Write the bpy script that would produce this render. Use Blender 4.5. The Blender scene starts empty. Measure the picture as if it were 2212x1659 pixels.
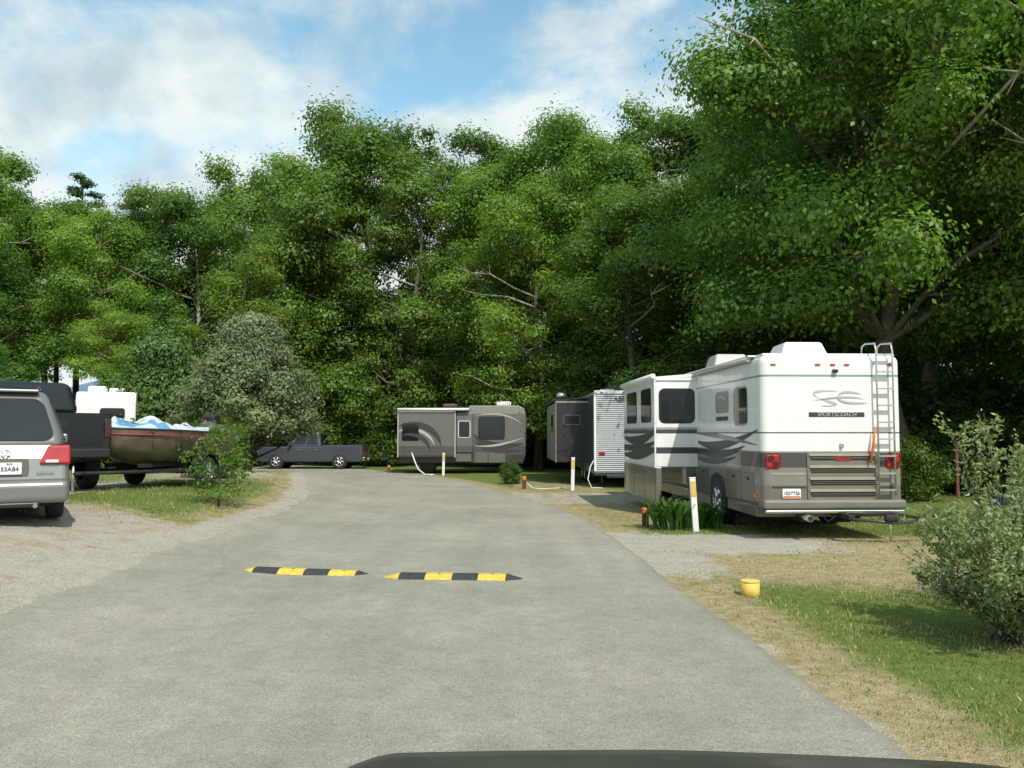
import bpy, bmesh, math, random
import numpy as np
from mathutils import Vector, Matrix
random.seed(7)
rng = np.random.default_rng(7)
scene = bpy.context.scene
COL = scene.collection

# ------------------------------------------------------------------ terrain
def sstep(a, b, v):
    t = np.clip((np.asarray(v, float) - a) / (b - a), 0, 1)
    return t * t * (3 - 2 * t)
def HT(x, y):
    x = np.asarray(x, float); y = np.asarray(y, float)
    left = sstep(2.6, 8.0, -x) * 0.62 * (1 - sstep(24, 40, y)) * sstep(-6, 6, y)
    bumps = 0.02 * np.sin(x * 0.9 + 1) * np.sin(y * 0.7)
    off = sstep(3.0, 6.0, x)
    return left + bumps * off + 0.0
def h(x, y):
    return float(HT(x, y))

# ------------------------------------------------------------------ materials
def nodes_of(m):
    m.use_nodes = True
    nt = m.node_tree
    return nt, nt.nodes, nt.links
def mat(name, col, rough=0.5, metal=0.0, var=0.12, scale=6.0, bump=0.0, bscale=40.0, coat=0.0, spec=0.5, emis=None):
    m = bpy.data.materials.new(name)
    nt, N, L = nodes_of(m)
    p = N['Principled BSDF']
    p.inputs['Roughness'].default_value = rough
    p.inputs['Metallic'].default_value = metal
    p.inputs['Specular IOR Level'].default_value = spec
    if coat: 
        p.inputs['Coat Weight'].default_value = coat
        p.inputs['Coat Roughness'].default_value = 0.08
    tc = N.new('ShaderNodeTexCoord')
    nz = N.new('ShaderNodeTexNoise'); nz.inputs['Scale'].default_value = scale; nz.inputs['Detail'].default_value = 6
    L.new(tc.outputs['Object'], nz.inputs['Vector'])
    mx = N.new('ShaderNodeMix'); mx.data_type = 'RGBA'
    mx.inputs[6].default_value = (*[c * (1 - var) for c in col], 1)
    mx.inputs[7].default_value = (*[min(1, c * (1 + var)) for c in col], 1)
    rmp = N.new('ShaderNodeMapRange'); rmp.inputs[1].default_value = 0.3; rmp.inputs[2].default_value = 0.7
    L.new(nz.outputs['Fac'], rmp.inputs[0]); L.new(rmp.outputs[0], mx.inputs[0])
    L.new(mx.outputs[2], p.inputs['Base Color'])
    if bump:
        nb = N.new('ShaderNodeTexNoise'); nb.inputs['Scale'].default_value = bscale; nb.inputs['Detail'].default_value = 5
        L.new(tc.outputs['Object'], nb.inputs['Vector'])
        b = N.new('ShaderNodeBump'); b.inputs['Strength'].default_value = bump; b.inputs['Distance'].default_value = 0.02
        L.new(nb.outputs['Fac'], b.inputs['Height']); L.new(b.outputs['Normal'], p.inputs['Normal'])
    return m

M = {}
M['glass'] = mat('dark_glass', (0.012, 0.014, 0.016), 0.06, var=0.3, scale=1.5, spec=0.6)
M['black'] = mat('black_rubber', (0.02, 0.02, 0.02), 0.8, var=0.3)
M['blackgloss'] = mat('black_trim', (0.02, 0.02, 0.022), 0.35)
M['chrome'] = mat('chrome', (0.62, 0.63, 0.64), 0.22, 1.0, var=0.05)
M['alu'] = mat('aluminium', (0.55, 0.56, 0.57), 0.38, 0.9, var=0.1)
M['embgrey'] = mat('emblem_grey', (0.42, 0.44, 0.44), 0.45, 0.1, var=0.05)
M['white'] = mat('white_gelcoat', (0.78, 0.79, 0.77), 0.3, var=0.04, scale=2, coat=0.3)
M['whiteplastic'] = mat('white_plastic', (0.75, 0.76, 0.74), 0.5, var=0.07)
M['greymetal'] = mat('grey_metallic_paint', (0.155, 0.145, 0.128), 0.35, 0.3, var=0.08, coat=0.4)
M['darkgrey'] = mat('dark_grey_paint', (0.05, 0.053, 0.057), 0.4, 0.2, var=0.1)
M['silver'] = mat('silver_car_paint', (0.235, 0.235, 0.222), 0.38, 0.55, var=0.03, coat=0.3)
M['darktruck'] = mat('black_car_paint', (0.010, 0.011, 0.014), 0.3, 0.0, var=0.1, coat=0.35, spec=0.35)
M['greytruck'] = mat('slate_car_paint', (0.085, 0.095, 0.115), 0.28, 0.4, var=0.1, coat=0.7)
M['red'] = mat('red_lens', (0.36, 0.012, 0.015), 0.2, var=0.15, coat=0.6)
M['darkred'] = mat('smoked_red_lens', (0.05, 0.006, 0.008), 0.25, var=0.15, coat=0.6)
M['amber'] = mat('amber_lens', (0.7, 0.22, 0.02), 0.25)
M['orange'] = mat('orange_paint', (0.62, 0.16, 0.03), 0.6, var=0.2)
M['redrust'] = mat('rust_red_paint', (0.13, 0.038, 0.028), 0.8, var=0.35)
M['yellow'] = mat('yellow_paint', (0.66, 0.47, 0.10), 0.65, var=0.16, scale=14, bump=0.15)
M['bumpyellow'] = mat('rubber_yellow', (0.62, 0.42, 0.06), 0.7, var=0.22, scale=20, bump=0.3)
M['bumpblack'] = mat('rubber_black', (0.03, 0.033, 0.036), 0.75, var=0.35, scale=20, bump=0.3)
M['tan'] = mat('tan_fibreglass', (0.24, 0.225, 0.19), 0.4, var=0.06, coat=0.2)
M['tanlight'] = mat('cream_fibreglass', (0.42, 0.41, 0.37), 0.4, var=0.06)
M['brown'] = mat('brown_trim', (0.06, 0.045, 0.037), 0.5)
M['plate'] = mat('licence_plate', (0.72, 0.74, 0.74), 0.4, var=0.1, scale=12)
M['ink'] = mat('plate_ink', (0.03, 0.04, 0.12), 0.5)
M['redink'] = mat('red_ink', (0.4, 0.02, 0.02), 0.5)
M['hull'] = mat('boat_hull_paint', (0.15, 0.115, 0.095), 0.45, 0.2, var=0.35, scale=3, coat=0.2)
M['tarpblue'] = mat('blue_tarp', (0.10, 0.27, 0.46), 0.75, var=0.3, bump=0.6, bscale=6)
M['tarpwhite'] = mat('pale_tarp', (0.46, 0.53, 0.56), 0.75, var=0.3, scale=3, bump=0.9, bscale=5)
M['blueplastic'] = mat('blue_plastic', (0.02, 0.06, 0.30), 0.4)
M['olive'] = mat('dark_olive_car_paint', (0.040, 0.041, 0.029), 0.5, 0.0, var=0.2, coat=0.1, spec=0.3)
M['bark'] = mat('bark', (0.10, 0.083, 0.066), 0.9, var=0.45, scale=3, bump=0.8, bscale=12)
M['barkpale'] = mat('pale_bark', (0.30, 0.27, 0.22), 0.9, var=0.4, scale=3, bump=0.8, bscale=12)
M['hose'] = mat('white_hose', (0.7, 0.7, 0.68), 0.5)
M['dometan'] = mat('vent_plastic', (0.6, 0.6, 0.56), 0.5)

def corrugated(name, col, freq=22):
    m = mat(name, col, 0.3, 0.35, var=0.05)
    nt, N, L = nodes_of(m)
    p = N['Principled BSDF']; tc = N.new('ShaderNodeTexCoord')
    w = N.new('ShaderNodeTexWave'); w.bands_direction = 'Z'; w.inputs['Scale'].default_value = freq / 6.283
    L.new(tc.outputs['Object'], w.inputs['Vector'])
    b = N.new('ShaderNodeBump'); b.inputs['Strength'].default_value = 1.0; b.inputs['Distance'].default_value = 0.05
    L.new(w.outputs['Fac'], b.inputs['Height']); L.new(b.outputs['Normal'], p.inputs['Normal'])
    return m
M['corr'] = corrugated('white_corrugated_aluminium', (0.66, 0.70, 0.74), 30)

def zpaint(name, stops, zmax=3.2, rough=0.28):
    m = bpy.data.materials.new(name)
    nt, N, L = nodes_of(m); p = N['Principled BSDF']
    p.inputs['Roughness'].default_value = rough; p.inputs['Coat Weight'].default_value = 0.4
    tc = N.new('ShaderNodeTexCoord'); s = N.new('ShaderNodeSeparateXYZ'); L.new(tc.outputs['Object'], s.inputs[0])
    d = N.new('ShaderNodeMath'); d.operation = 'DIVIDE'; d.inputs[1].default_value = zmax; L.new(s.outputs['Z'], d.inputs[0])
    r = N.new('ShaderNodeValToRGB'); r.color_ramp.interpolation = 'CONSTANT'
    els = r.color_ramp.elements
    while len(els) > 1: els.remove(els[-1])
    els[0].position = 0; els[0].color = (*stops[0][1], 1)
    for z, c in stops[1:]:
        e = els.new(z / zmax); e.color = (*c, 1)
    L.new(d.outputs[0], r.inputs[0])
    nz = N.new('ShaderNodeTexNoise'); nz.inputs['Scale'].default_value = 1.7; nz.inputs['Detail'].default_value = 7
    mp = N.new('ShaderNodeMapping'); mp.inputs['Scale'].default_value = (3, 3, 0.5)
    L.new(tc.outputs['Object'], mp.inputs[0]); L.new(mp.outputs[0], nz.inputs['Vector'])
    mr = N.new('ShaderNodeMapRange'); mr.inputs[1].default_value = 0.3; mr.inputs[2].default_value = 0.7
    mr.inputs[3].default_value = 0.88; mr.inputs[4].default_value = 1.0
    L.new(nz.outputs['Fac'], mr.inputs[0])
    mx = N.new('ShaderNodeMix'); mx.data_type = 'RGBA'; mx.blend_type = 'MULTIPLY'; mx.inputs[0].default_value = 1
    L.new(r.outputs[0], mx.inputs[6]); L.new(mr.outputs[0], mx.inputs[7])
    L.new(mx.outputs[2], p.inputs['Base Color'])
    return m
W = (0.80, 0.81, 0.79); G1 = (0.155, 0.145, 0.125); G2 = (0.065, 0.066, 0.068)
M['rv'] = zpaint('motorhome_two_tone_paint', [(0, G1), (0.92, (0.22, 0.205, 0.18)), (1.22, G2), (1.47, (0.26, 0.26, 0.25)), (1.5, W), (1.79, (0.09, 0.1, 0.1)), (1.815, W), (2.76, (0.22, 0.30, 0.27)), (2.80, W)])
M['slide'] = zpaint('slideout_paint', [(0, (0.16, 0.15, 0.135)), (1.05, W), (1.36, G2), (1.50, W), (1.80, G2), (1.88, (0.35, 0.36, 0.36)), (1.93, W)])
M['coach'] = zpaint('shaded_beige_coach_paint', [(0, (0.05, 0.049, 0.049)), (0.85, (0.085, 0.082, 0.078)), (1.25, (0.145, 0.14, 0.13)), (2.7, (0.26, 0.25, 0.23))])  # banded beige paint, darkened and greyed to stand in for tree shade

def leafmat(name, c1, c2, trans=0.35, rough=0.42):
    m = bpy.data.materials.new(name)
    nt, N, L = nodes_of(m); p = N['Principled BSDF']; out = N['Material Output']
    p.inputs['Roughness'].default_value = rough; p.inputs['Specular IOR Level'].default_value = 0.3
    tc = N.new('ShaderNodeTexCoord'); g = N.new('ShaderNodeNewGeometry')
    nz = N.new('ShaderNodeTexNoise'); nz.inputs['Scale'].default_value = 0.38; nz.inputs['Detail'].default_value = 4
    L.new(tc.outputs['Object'], nz.inputs['Vector'])
    ad = N.new('ShaderNodeMath'); ad.operation = 'MULTIPLY_ADD'; ad.inputs[1].default_value = 0.28
    L.new(g.outputs['Random Per Island'], ad.inputs[0])
    mr = N.new('ShaderNodeMapRange'); mr.inputs[1].default_value = 0.32; mr.inputs[2].default_value = 0.7; mr.inputs[3].default_value = 0.0; mr.inputs[4].default_value = 0.9
    L.new(nz.outputs['Fac'], mr.inputs[0]); L.new(mr.outputs[0], ad.inputs[2])
    mx = N.new('ShaderNodeMix'); mx.data_type = 'RGBA'; mx.inputs[6].default_value = (*c1, 1); mx.inputs[7].default_value = (*c2, 1)
    L.new(ad.outputs[0], mx.inputs[0])
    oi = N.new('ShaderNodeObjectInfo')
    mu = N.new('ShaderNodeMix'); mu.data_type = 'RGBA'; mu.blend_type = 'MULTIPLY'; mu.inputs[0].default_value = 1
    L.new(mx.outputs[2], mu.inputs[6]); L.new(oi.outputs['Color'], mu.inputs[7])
    hs = N.new('ShaderNodeHueSaturation')
    m2 = N.new('ShaderNodeMapRange'); m2.inputs[3].default_value = 0.485; m2.inputs[4].default_value = 0.508
    L.new(oi.outputs['Random'], m2.inputs[0]); L.new(m2.outputs[0], hs.inputs['Hue'])
    L.new(mu.outputs[2], hs.inputs['Color'])
    L.new(hs.outputs[0], p.inputs['Base Color'])
    tr = N.new('ShaderNodeBsdfTranslucent')
    tcx = N.new('ShaderNodeMix'); tcx.data_type = 'RGBA'; tcx.blend_type = 'MULTIPLY'; tcx.inputs[0].default_value = 1
    tcx.inputs[7].default_value = (1.4, 1.6, 0.6, 1)
    L.new(hs.outputs[0], tcx.inputs[6]); L.new(tcx.outputs[2], tr.inputs['Color'])
    ms = N.new('ShaderNodeMixShader'); ms.inputs[0].default_value = trans
    L.new(p.outputs[0], ms.inputs[1]); L.new(tr.outputs[0], ms.inputs[2]); L.new(ms.outputs[0], out.inputs['Surface'])
    return m
M['leaf'] = leafmat('broad_leaf', (0.060, 0.120, 0.024), (0.175, 0.270, 0.052), 0.42)
M['needle'] = leafmat('needles', (0.03, 0.06, 0.02), (0.07, 0.11, 0.035), 0.2)
M['juniper'] = leafmat('juniper_foliage', (0.085, 0.130, 0.055), (0.21, 0.27, 0.145), 0.25)
M['silverleaf'] = leafmat('silvery_leaf', (0.14, 0.20, 0.07), (0.32, 0.39, 0.19), 0.3)
M['strap'] = leafmat('strap_leaf', (0.035, 0.09, 0.02), (0.08, 0.17, 0.035), 0.3, 0.35)

# ------------------------------------------------------------------ builder
class B:
    def __init__(s):
        s.bm = bmesh.new(); s.mats = []
    def mi(s, m):
        m = M[m] if isinstance(m, str) else m
        if m not in s.mats: s.mats.append(m)
        return s.mats.index(m)
    def merge(s, t, m, mx=None):
        i = s.mi(m)
        if mx is not None: bmesh.ops.transform(t, matrix=mx, verts=t.verts)
        for f in t.faces: f.material_index = i
        me = bpy.data.meshes.new('tmp'); t.to_mesh(me); t.free(); s.bm.from_mesh(me); bpy.data.meshes.remove(me)
        return s
    def box(s, x0, x1, y0, y1, z0, z1, m, bevel=0.0, seg=2, rot=None):
        t = bmesh.new(); bmesh.ops.create_cube(t, size=1)
        bmesh.ops.scale(t, vec=(x1 - x0, y1 - y0, z1 - z0), verts=t.verts)
        if bevel: bmesh.ops.bevel(t, geom=t.edges[:], offset=bevel, segments=seg, affect='EDGES', profile=0.5)
        mx = Matrix.Translation(((x0 + x1) / 2, (y0 + y1) / 2, (z0 + z1) / 2))
        if rot is not None: mx = mx @ rot
        return s.merge(t, m, mx)
    def hexa(s, b, tp, m, bevel=0.0, seg=2, smooth=False):
        t = bmesh.new(); vs = [t.verts.new(p) for p in list(b) + list(tp)]
        for q in [(3, 2, 1, 0), (4, 5, 6, 7), (0, 1, 5, 4), (1, 2, 6, 5), (2, 3, 7, 6), (3, 0, 4, 7)]:
            t.faces.new([vs[i] for i in q])
        if bevel: bmesh.ops.bevel(t, geom=t.edges[:], offset=bevel, segments=seg, affect='EDGES', profile=0.5)
        return s.merge(t, m)
    def tube(s, pts, rad, m, n=8, caps=True):
        t = bmesh.new(); pts = [Vector(p) for p in pts]
        if not hasattr(rad, '__len__'): rad = [rad] * len(pts)
        rings = []
        for i, p in enumerate(pts):
            d = (pts[min(i + 1, len(pts) - 1)] - pts[max(i - 1, 0)]).normalized()
            a = Vector((0, 0, 1)) if abs(d.z) < 0.9 else Vector((1, 0, 0))
            u = d.cross(a).normalized(); v = u.cross(d)
            rings.append([t.verts.new(p + (u * math.cos(2 * math.pi * k / n) + v * math.sin(2 * math.pi * k / n)) * rad[i]) for k in range(n)])
        for i in range(len(rings) - 1):
            for k in range(n):
                f = t.faces.new((rings[i][k], rings[i][(k + 1) % n], rings[i + 1][(k + 1) % n], rings[i + 1][k])); f.smooth = True
        if caps:
            t.faces.new(rings[0][::-1]); t.faces.new(rings[-1])
        return s.merge(t, m)
    def prism(s, poly, axis, a, b, m, bevel=0.0, seg=2):
        t = bmesh.new()
        def P(q, w):
            return (w, q[0], q[1]) if axis == 'x' else ((q[0], w, q[1]) if axis == 'y' else (q[0], q[1], w))
        va = [t.verts.new(P(q, a)) for q in poly]; vb = [t.verts.new(P(q, b)) for q in poly]
        n = len(poly)
        t.faces.new(va[::-1]); t.faces.new(vb)
        for i in range(n):
            t.faces.new((va[i], va[(i + 1) % n], vb[(i + 1) % n], vb[i]))
        bmesh.ops.recalc_face_normals(t, faces=t.faces)
        if bevel:
            sa = set(va); sb = set(vb)
            es = [e for e in t.edges if (e.verts[0] in sa and e.verts[1] in sa) or (e.verts[0] in sb and e.verts[1] in sb)]
            bmesh.ops.bevel(t, geom=es, offset=bevel, segments=seg, affect='EDGES', profile=0.5)
        return s.merge(t, m)
    def panel(s, c, m, off=0.006, r=0.0, thick=0.012, uv=(0, 1, 0, 1)):
        bl, br, tr, tl = [Vector(p) for p in c]
        w = (br - bl).length * (uv[1] - uv[0]); hh = (tl - bl).length * (uv[3] - uv[2])
        n = (br - bl).cross(tl - bl).normalized()
        pts = []
        r = min(r, w * 0.49, hh * 0.49)
        if r > 0:
            for cx, cy, a0 in ((w - r, r, -90), (w - r, hh - r, 0), (r, hh - r, 90), (r, r, 180)):
                for k in range(5):
                    a = math.radians(a0 + k * 22.5); pts.append((cx + r * math.cos(a), cy + r * math.sin(a)))
        else: pts = [(0, 0), (w, 0), (w, hh), (0, hh)]
        t = bmesh.new(); f = []; bk = []
        for px, py in pts:
            u = uv[0] + (uv[1] - uv[0]) * px / w; v = uv[2] + (uv[3] - uv[2]) * py / hh
            P = (bl * (1 - u) + br * u) * (1 - v) + (tl * (1 - u) + tr * u) * v
            f.append(t.verts.new(P + n * off)); bk.append(t.verts.new(P + n * (off - thick)))
        t.faces.new(f)
        k = len(pts)
        for i in range(k): t.faces.new((f[i], bk[i], bk[(i + 1) % k], f[(i + 1) % k]))
        return s.merge(t, m)
    def ribbon(s, pts, wid, fn, m):
        t = bmesh.new(); prev = None
        for i, p in enumerate(pts):
            q0 = pts[max(i - 1, 0)]; q1 = pts[min(i + 1, len(pts) - 1)]
            dx, dy = q1[0] - q0[0], q1[1] - q0[1]; l = math.hypot(dx, dy) or 1
            nx, ny = -dy / l, dx / l; w = wid[i] / 2
            cur = (t.verts.new(fn(p[0] + nx * w, p[1] + ny * w)), t.verts.new(fn(p[0] - nx * w, p[1] - ny * w)))
            if prev: t.faces.new((prev[0], prev[1], cur[1], cur[0]))
            prev = cur
        return s.merge(t, m)
    def obj(s, name, smooth=False):
        me = bpy.data.meshes.new(name); s.bm.to_mesh(me); s.bm.free()
        for m in s.mats: me.materials.append(m)
        if smooth:
            for p in me.polygons: p.use_smooth = True
        o = bpy.data.objects.new(name, me); COL.objects.link(o); return o

def face(facing, pl, a0, a1, z0, z1):
    if facing == '-y': return [(a0, pl, z0), (a1, pl, z0), (a1, pl, z1), (a0, pl, z1)]
    if facing == '+y': return [(a1, pl, z0), (a0, pl, z0), (a0, pl, z1), (a1, pl, z1)]
    if facing == '-x': return [(pl, a1, z0), (pl, a0, z0), (pl, a0, z1), (pl, a1, z1)]
    if facing == '+x': return [(pl, a0, z0), (pl, a1, z0), (pl, a1, z1), (pl, a0, z1)]

def bez(p0, p1, p2, n=16):
    return [tuple((1 - t) ** 2 * p0[j] + 2 * t * (1 - t) * p1[j] + t * t * p2[j] for j in (0, 1)) for t in np.linspace(0, 1, n)]
def thing(name, loc, rz, label, category, group=None, kind=None):
    e = bpy.data.objects.new(name, None); COL.objects.link(e)
    e.location = loc; e.rotation_euler = (0, 0, math.radians(rz)); e.empty_display_size = 0.3
    e['label'] = label; e['category'] = category
    if group: e['group'] = group
    return e
def part(parent, name, b, label=None, smooth=False):
    o = b.obj(name, smooth); o.parent = parent
    if label: o['label'] = label
    return o
def window(parent, c, r=0.05, frame='blackgloss', off=0.006, fw=0.03, glass='glass'):
    b = B(); b.panel(c, glass, off=off + 0.006, r=r); w = part(parent, 'window', b)
    bl, br, tr, tl = [Vector(p) for p in c]; u = (br - bl).normalized() * fw; v = (tl - bl).normalized() * fw
    b = B(); b.panel([bl - u - v, br + u - v, tr + u + v, tl - u + v], frame, off=off, r=r + fw); f = part(w, 'frame', b)
    return w
def text(parent, name, s, size, loc, rot, m, align='CENTER', ext=0.003, label=None, shear=0.0):
    cu = bpy.data.curves.new(name, 'FONT'); cu.body = s; cu.size = size; cu.extrude = ext; cu.align_x = align; cu.align_y = 'CENTER'; cu.shear = shear
    o = bpy.data.objects.new(name, cu); COL.objects.link(o)
    dg = bpy.context.evaluated_depsgraph_get()
    me = bpy.data.meshes.new_from_object(o.evaluated_get(dg)); me.name = name
    bpy.data.objects.remove(o); bpy.data.curves.remove(cu)
    me.materials.clear(); me.materials.append(M[m])
    o = bpy.data.objects.new(name, me); COL.objects.link(o); o.parent = parent
    o.location = loc; o.rotation_euler = [math.radians(a) for a in rot]
    if label: o['label'] = label
    return o
def wheel(parent, x, y, r, w, side, rimm='alu', rr=0.6):
    e = B(); n = 24
    prof = [(-w / 2, r * 0.62), (-w / 2, r * 0.93), (-w * 0.38, r), (w * 0.38, r), (w / 2, r * 0.93), (w / 2, r * rr)]
    t = bmesh.new(); rings = []
    for k in range(n):
        a = 2 * math.pi * k / n
        rings.append([t.verts.new((px, pr * math.cos(a), pr * math.sin(a))) for px, pr in prof])
    for k in range(n):
        A, C_ = rings[k], rings[(k + 1) % n]
        for j in range(len(prof) - 1):
            f = t.faces.new((A[j], A[j + 1], C_[j + 1], C_[j])); f.smooth = True
    bmesh.ops.recalc_face_normals(t, faces=t.faces)
    e.merge(t, 'black', Matrix.Scale(side, 4, (1, 0, 0)))
    wo = part(parent, 'wheel', e); wo.location = (x, y, r)
    q = B(); xo = side * w * 0.5
    q.tube([(xo * 0.1, 0, 0), (xo * 0.55, 0, 0)], r * rr * 1.01, 'blackgloss', 20)
    for k in range(6):
        a = 2 * math.pi * k / 6
        ca, sa = math.cos(a), math.sin(a)
        q.tube([(xo * 0.75, 0, 0), (xo * 0.8, ca * r * rr * 0.95, sa * r * rr * 0.95)], [r * 0.12, r * 0.085], rimm, 6)
    q.tube([(xo * 0.55, 0, 0), (xo * 0.92, 0, 0)], r * 0.15, rimm, 12)
    ring = [(xo * 0.86, math.cos(2 * math.pi * k / 20) * r * rr * 0.97, math.sin(2 * math.pi * k / 20) * r * rr * 0.97) for k in range(21)]
    q.tube(ring, r * 0.05, rimm, 6, caps=False)
    part(wo, 'rim', q)
    return wo
def arch(cy, r, zb, n=8):
    out = []
    a0 = 0.25
    for k in range(n + 1):
        a = math.pi - a0 - (math.pi - 2 * a0) * k / n
        out.append((cy + r * math.cos(a), max(zb + 0.01, r * 0.98 * math.sin(a) + 0.08 + max(0, zb - 0.5))))
    return [(cy - r, zb)] + out + [(cy + r, zb)]

def npmesh(name, V, Fq, mats, midx=None):
    me = bpy.data.meshes.new(name); V = np.asarray(V, np.float32); Fq = np.asarray(Fq, np.int32)
    me.vertices.add(len(V)); me.vertices.foreach_set('co', V.ravel())
    k = Fq.shape[1]
    me.loops.add(Fq.size); me.loops.foreach_set('vertex_index', Fq.ravel())
    me.polygons.add(len(Fq)); me.polygons.foreach_set('loop_start', np.arange(0, Fq.size, k, dtype=np.int32))
    me.polygons.foreach_set('loop_total', np.full(len(Fq), k, np.int32))
    for m in mats: me.materials.append(m)
    if midx is not None: me.polygons.foreach_set('material_index', np.asarray(midx, np.int32))
    me.update(calc_edges=True)
    return me
def addobj(name, me, parent=None):
    o = bpy.data.objects.new(name, me); COL.objects.link(o)
    if parent: o.parent = parent
    return o

# ------------------------------------------------------------------ ground
def axis(lo, hi, step, far, g=1.25):
    a = list(np.arange(lo, hi + 1e-6, step)); s = step
    while a[-1] < far: s *= g; a.append(a[-1] + s)
    s = step; b = []
    x = lo
    while x > -far: s *= g; x -= s; b.append(x)
    return np.array(b[::-1] + a)
xs = axis(-15, 14, 0.14, 3500); ys = axis(1, 48, 0.17, 4000)
X, Y = np.meshgrid(xs, ys)
Z = HT(X, Y)
far = np.hypot(X, Y)
Z = Z - 0.3 * sstep(60, 200, far)
nx_, ny_ = len(xs), len(ys)
V = np.stack([X.ravel(), Y.ravel(), Z.ravel()], 1)
i = np.arange((ny_ - 1) * (nx_ - 1)); r_ = i // (nx_ - 1); c_ = i % (nx_ - 1); a_ = r_ * nx_ + c_
F = np.stack([a_, a_ + 1, a_ + nx_ + 1, a_ + nx_], 1)

def cr(pts, n):
    P = [np.array(p, float) for p in pts]; P = [2 * P[0] - P[1]] + P + [2 * P[-1] - P[-2]]; out = []
    for i in range(1, len(P) - 2):
        for k in range(n):
            t = k / n; p0, p1, p2, p3 = P[i - 1:i + 3]
            out.append(0.5 * ((2 * p1) + (-p0 + p2) * t + (2 * p0 - 5 * p1 + 4 * p2 - p3) * t * t + (-p0 + 3 * p1 - 3 * p2 + p3) * t ** 3))
    out.append(P[-2]); return np.array(out)
Rp = cr([(2.9, -8), (2.5, 1), (2.3, 4.6), (2.14, 7.2), (1.95, 11), (1.72, 16), (1.0, 21), (-1.85, 31.5), (-6.1, 40.5), (-10.8, 46.5), (-17, 50), (-32, 54)], 16)
Lp = cr([(-4.7, -8), (-4.65, 1), (-4.6, 4.6), (-4.6, 7.5), (-4.75, 11), (-4.8, 14), (-5.0, 20), (-7.1, 28), (-10.5, 36), (-13.6, 41.5), (-18, 44.5), (-32, 48)], 16)
redge = lambda y: np.interp(y, Rp[:, 1], Rp[:, 0])
ledge = lambda y: np.interp(y, Lp[:, 1], Lp[:, 0])

def zone(x, y):
    x = np.asarray(x, float); y = np.asarray(y, float)
    dR = x - redge(y); dL = ledge(y) - x
    g = np.zeros_like(x); d = np.zeros_like(x)
    pad = sstep(11.8, 13.4, y) * (1 - sstep(14.7, 15.5, y)) * (1 - sstep(3.4, 7.5, x)) * (x > 1)
    g = np.maximum(g, pad * 0.9)
    g = np.maximum(g, 0.8 * (1 - sstep(0.5, 1.5, dR)) * (dR > -2) * sstep(9.5, 11.5, y) * (1 - sstep(15, 16, y)))
    pad2 = sstep(21, 22, y) * (1 - sstep(25, 27, y)) * (1 - sstep(3, 5, dR)) * (dR > -1) * 0.75
    g = np.maximum(g, pad2 * 0.8)
    g = np.maximum(g, 0.42 * (1 - sstep(0.0, 0.3, dR)) * (dR > -2) * (y < 9))
    lp = (1 - sstep(13.0, 15.5, y + 0.25 * (x + 6))) * (dL > -2)
    g = np.maximum(g, lp * 0.66)
    g = np.maximum(g, (x < -8.6) * 0.7 * (1 - sstep(20, 23, y)))
    g = np.maximum(g, 0.95 * (1 - sstep(0.1, 0.8, dL)) * (dL > -2) * (y < 40))
    lp2 = np.exp(-(((x + 8.5) / 2.2) ** 2 + ((y - 24.5) / 3.6) ** 2)) * (dL > -1)
    g = np.maximum(g, lp2 * 0.75); d = np.maximum(d, lp2)
    d = np.maximum(d, 0.80 * (1 - sstep(0.3, 1.05, dR)) * (dR > -2) * (y < 40))
    d = np.maximum(d, 0.78 * sstep(9.2, 10.8, y + 0.25 * (x - 3)) * (1 - sstep(14.6, 15.6, y)) * (x > 0))
    d = np.maximum(d, 0.65 * sstep(15.4, 17, y) * (1 - sstep(30, 34, y)) * (x > 0) * (1 - sstep(3, 5, dR)))
    d = np.maximum(d, 0.62 * (1 - sstep(4.0, 5.2, y)) * (x > 0))
    d = np.maximum(d, 0.7 * (1 - sstep(0.5, 1.5, dL)) * (dL > -2))
    d = np.maximum(d, lp * 0.95)
    return g, d
g_, d_ = zone(X.ravel(), Y.ravel())

def attr_col(me, name, vals):
    a = me.attributes.new(name, 'FLOAT', 'POINT'); a.data.foreach_set('value', np.asarray(vals, np.float32))

gm = bpy.data.materials.new('grass_gravel_ground'); nt, N, L = nodes_of(gm); p = N['Principled BSDF']; p.inputs['Roughness'].default_value = 0.95; p.inputs['Specular IOR Level'].default_value = 0.15
tc = N.new('ShaderNodeTexCoord')
def noise(sc, det=6, rough=0.6):
    n = N.new('ShaderNodeTexNoise'); n.inputs['Scale'].default_value = sc; n.inputs['Detail'].default_value = det; n.inputs['Roughness'].default_value = rough
    L.new(tc.outputs['Object'], n.inputs['Vector']); return n
def ramp(src, stops):
    r = N.new('ShaderNodeValToRGB'); els = r.color_ramp.elements
    while len(els) > 1: els.remove(els[-1])
    els[0].position = stops[0][0]; els[0].color = (*stops[0][1], 1)
    for s_, c in stops[1:]:
        e = els.new(s_); e.color = (*c, 1)
    L.new(src, r.inputs[0]); return r.outputs[0]
def mixc(fac, a, b, bt='MIX'):
    m = N.new('ShaderNodeMix'); m.data_type = 'RGBA'; m.blend_type = bt
    if isinstance(fac, float): m.inputs[0].default_value = fac
    else: L.new(fac, m.inputs[0])
    for s_, v in ((6, a), (7, b)):
        if isinstance(v, tuple): m.inputs[s_].default_value = (*v, 1)
        else: L.new(v, m.inputs[s_])
    return m.outputs[2]
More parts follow.
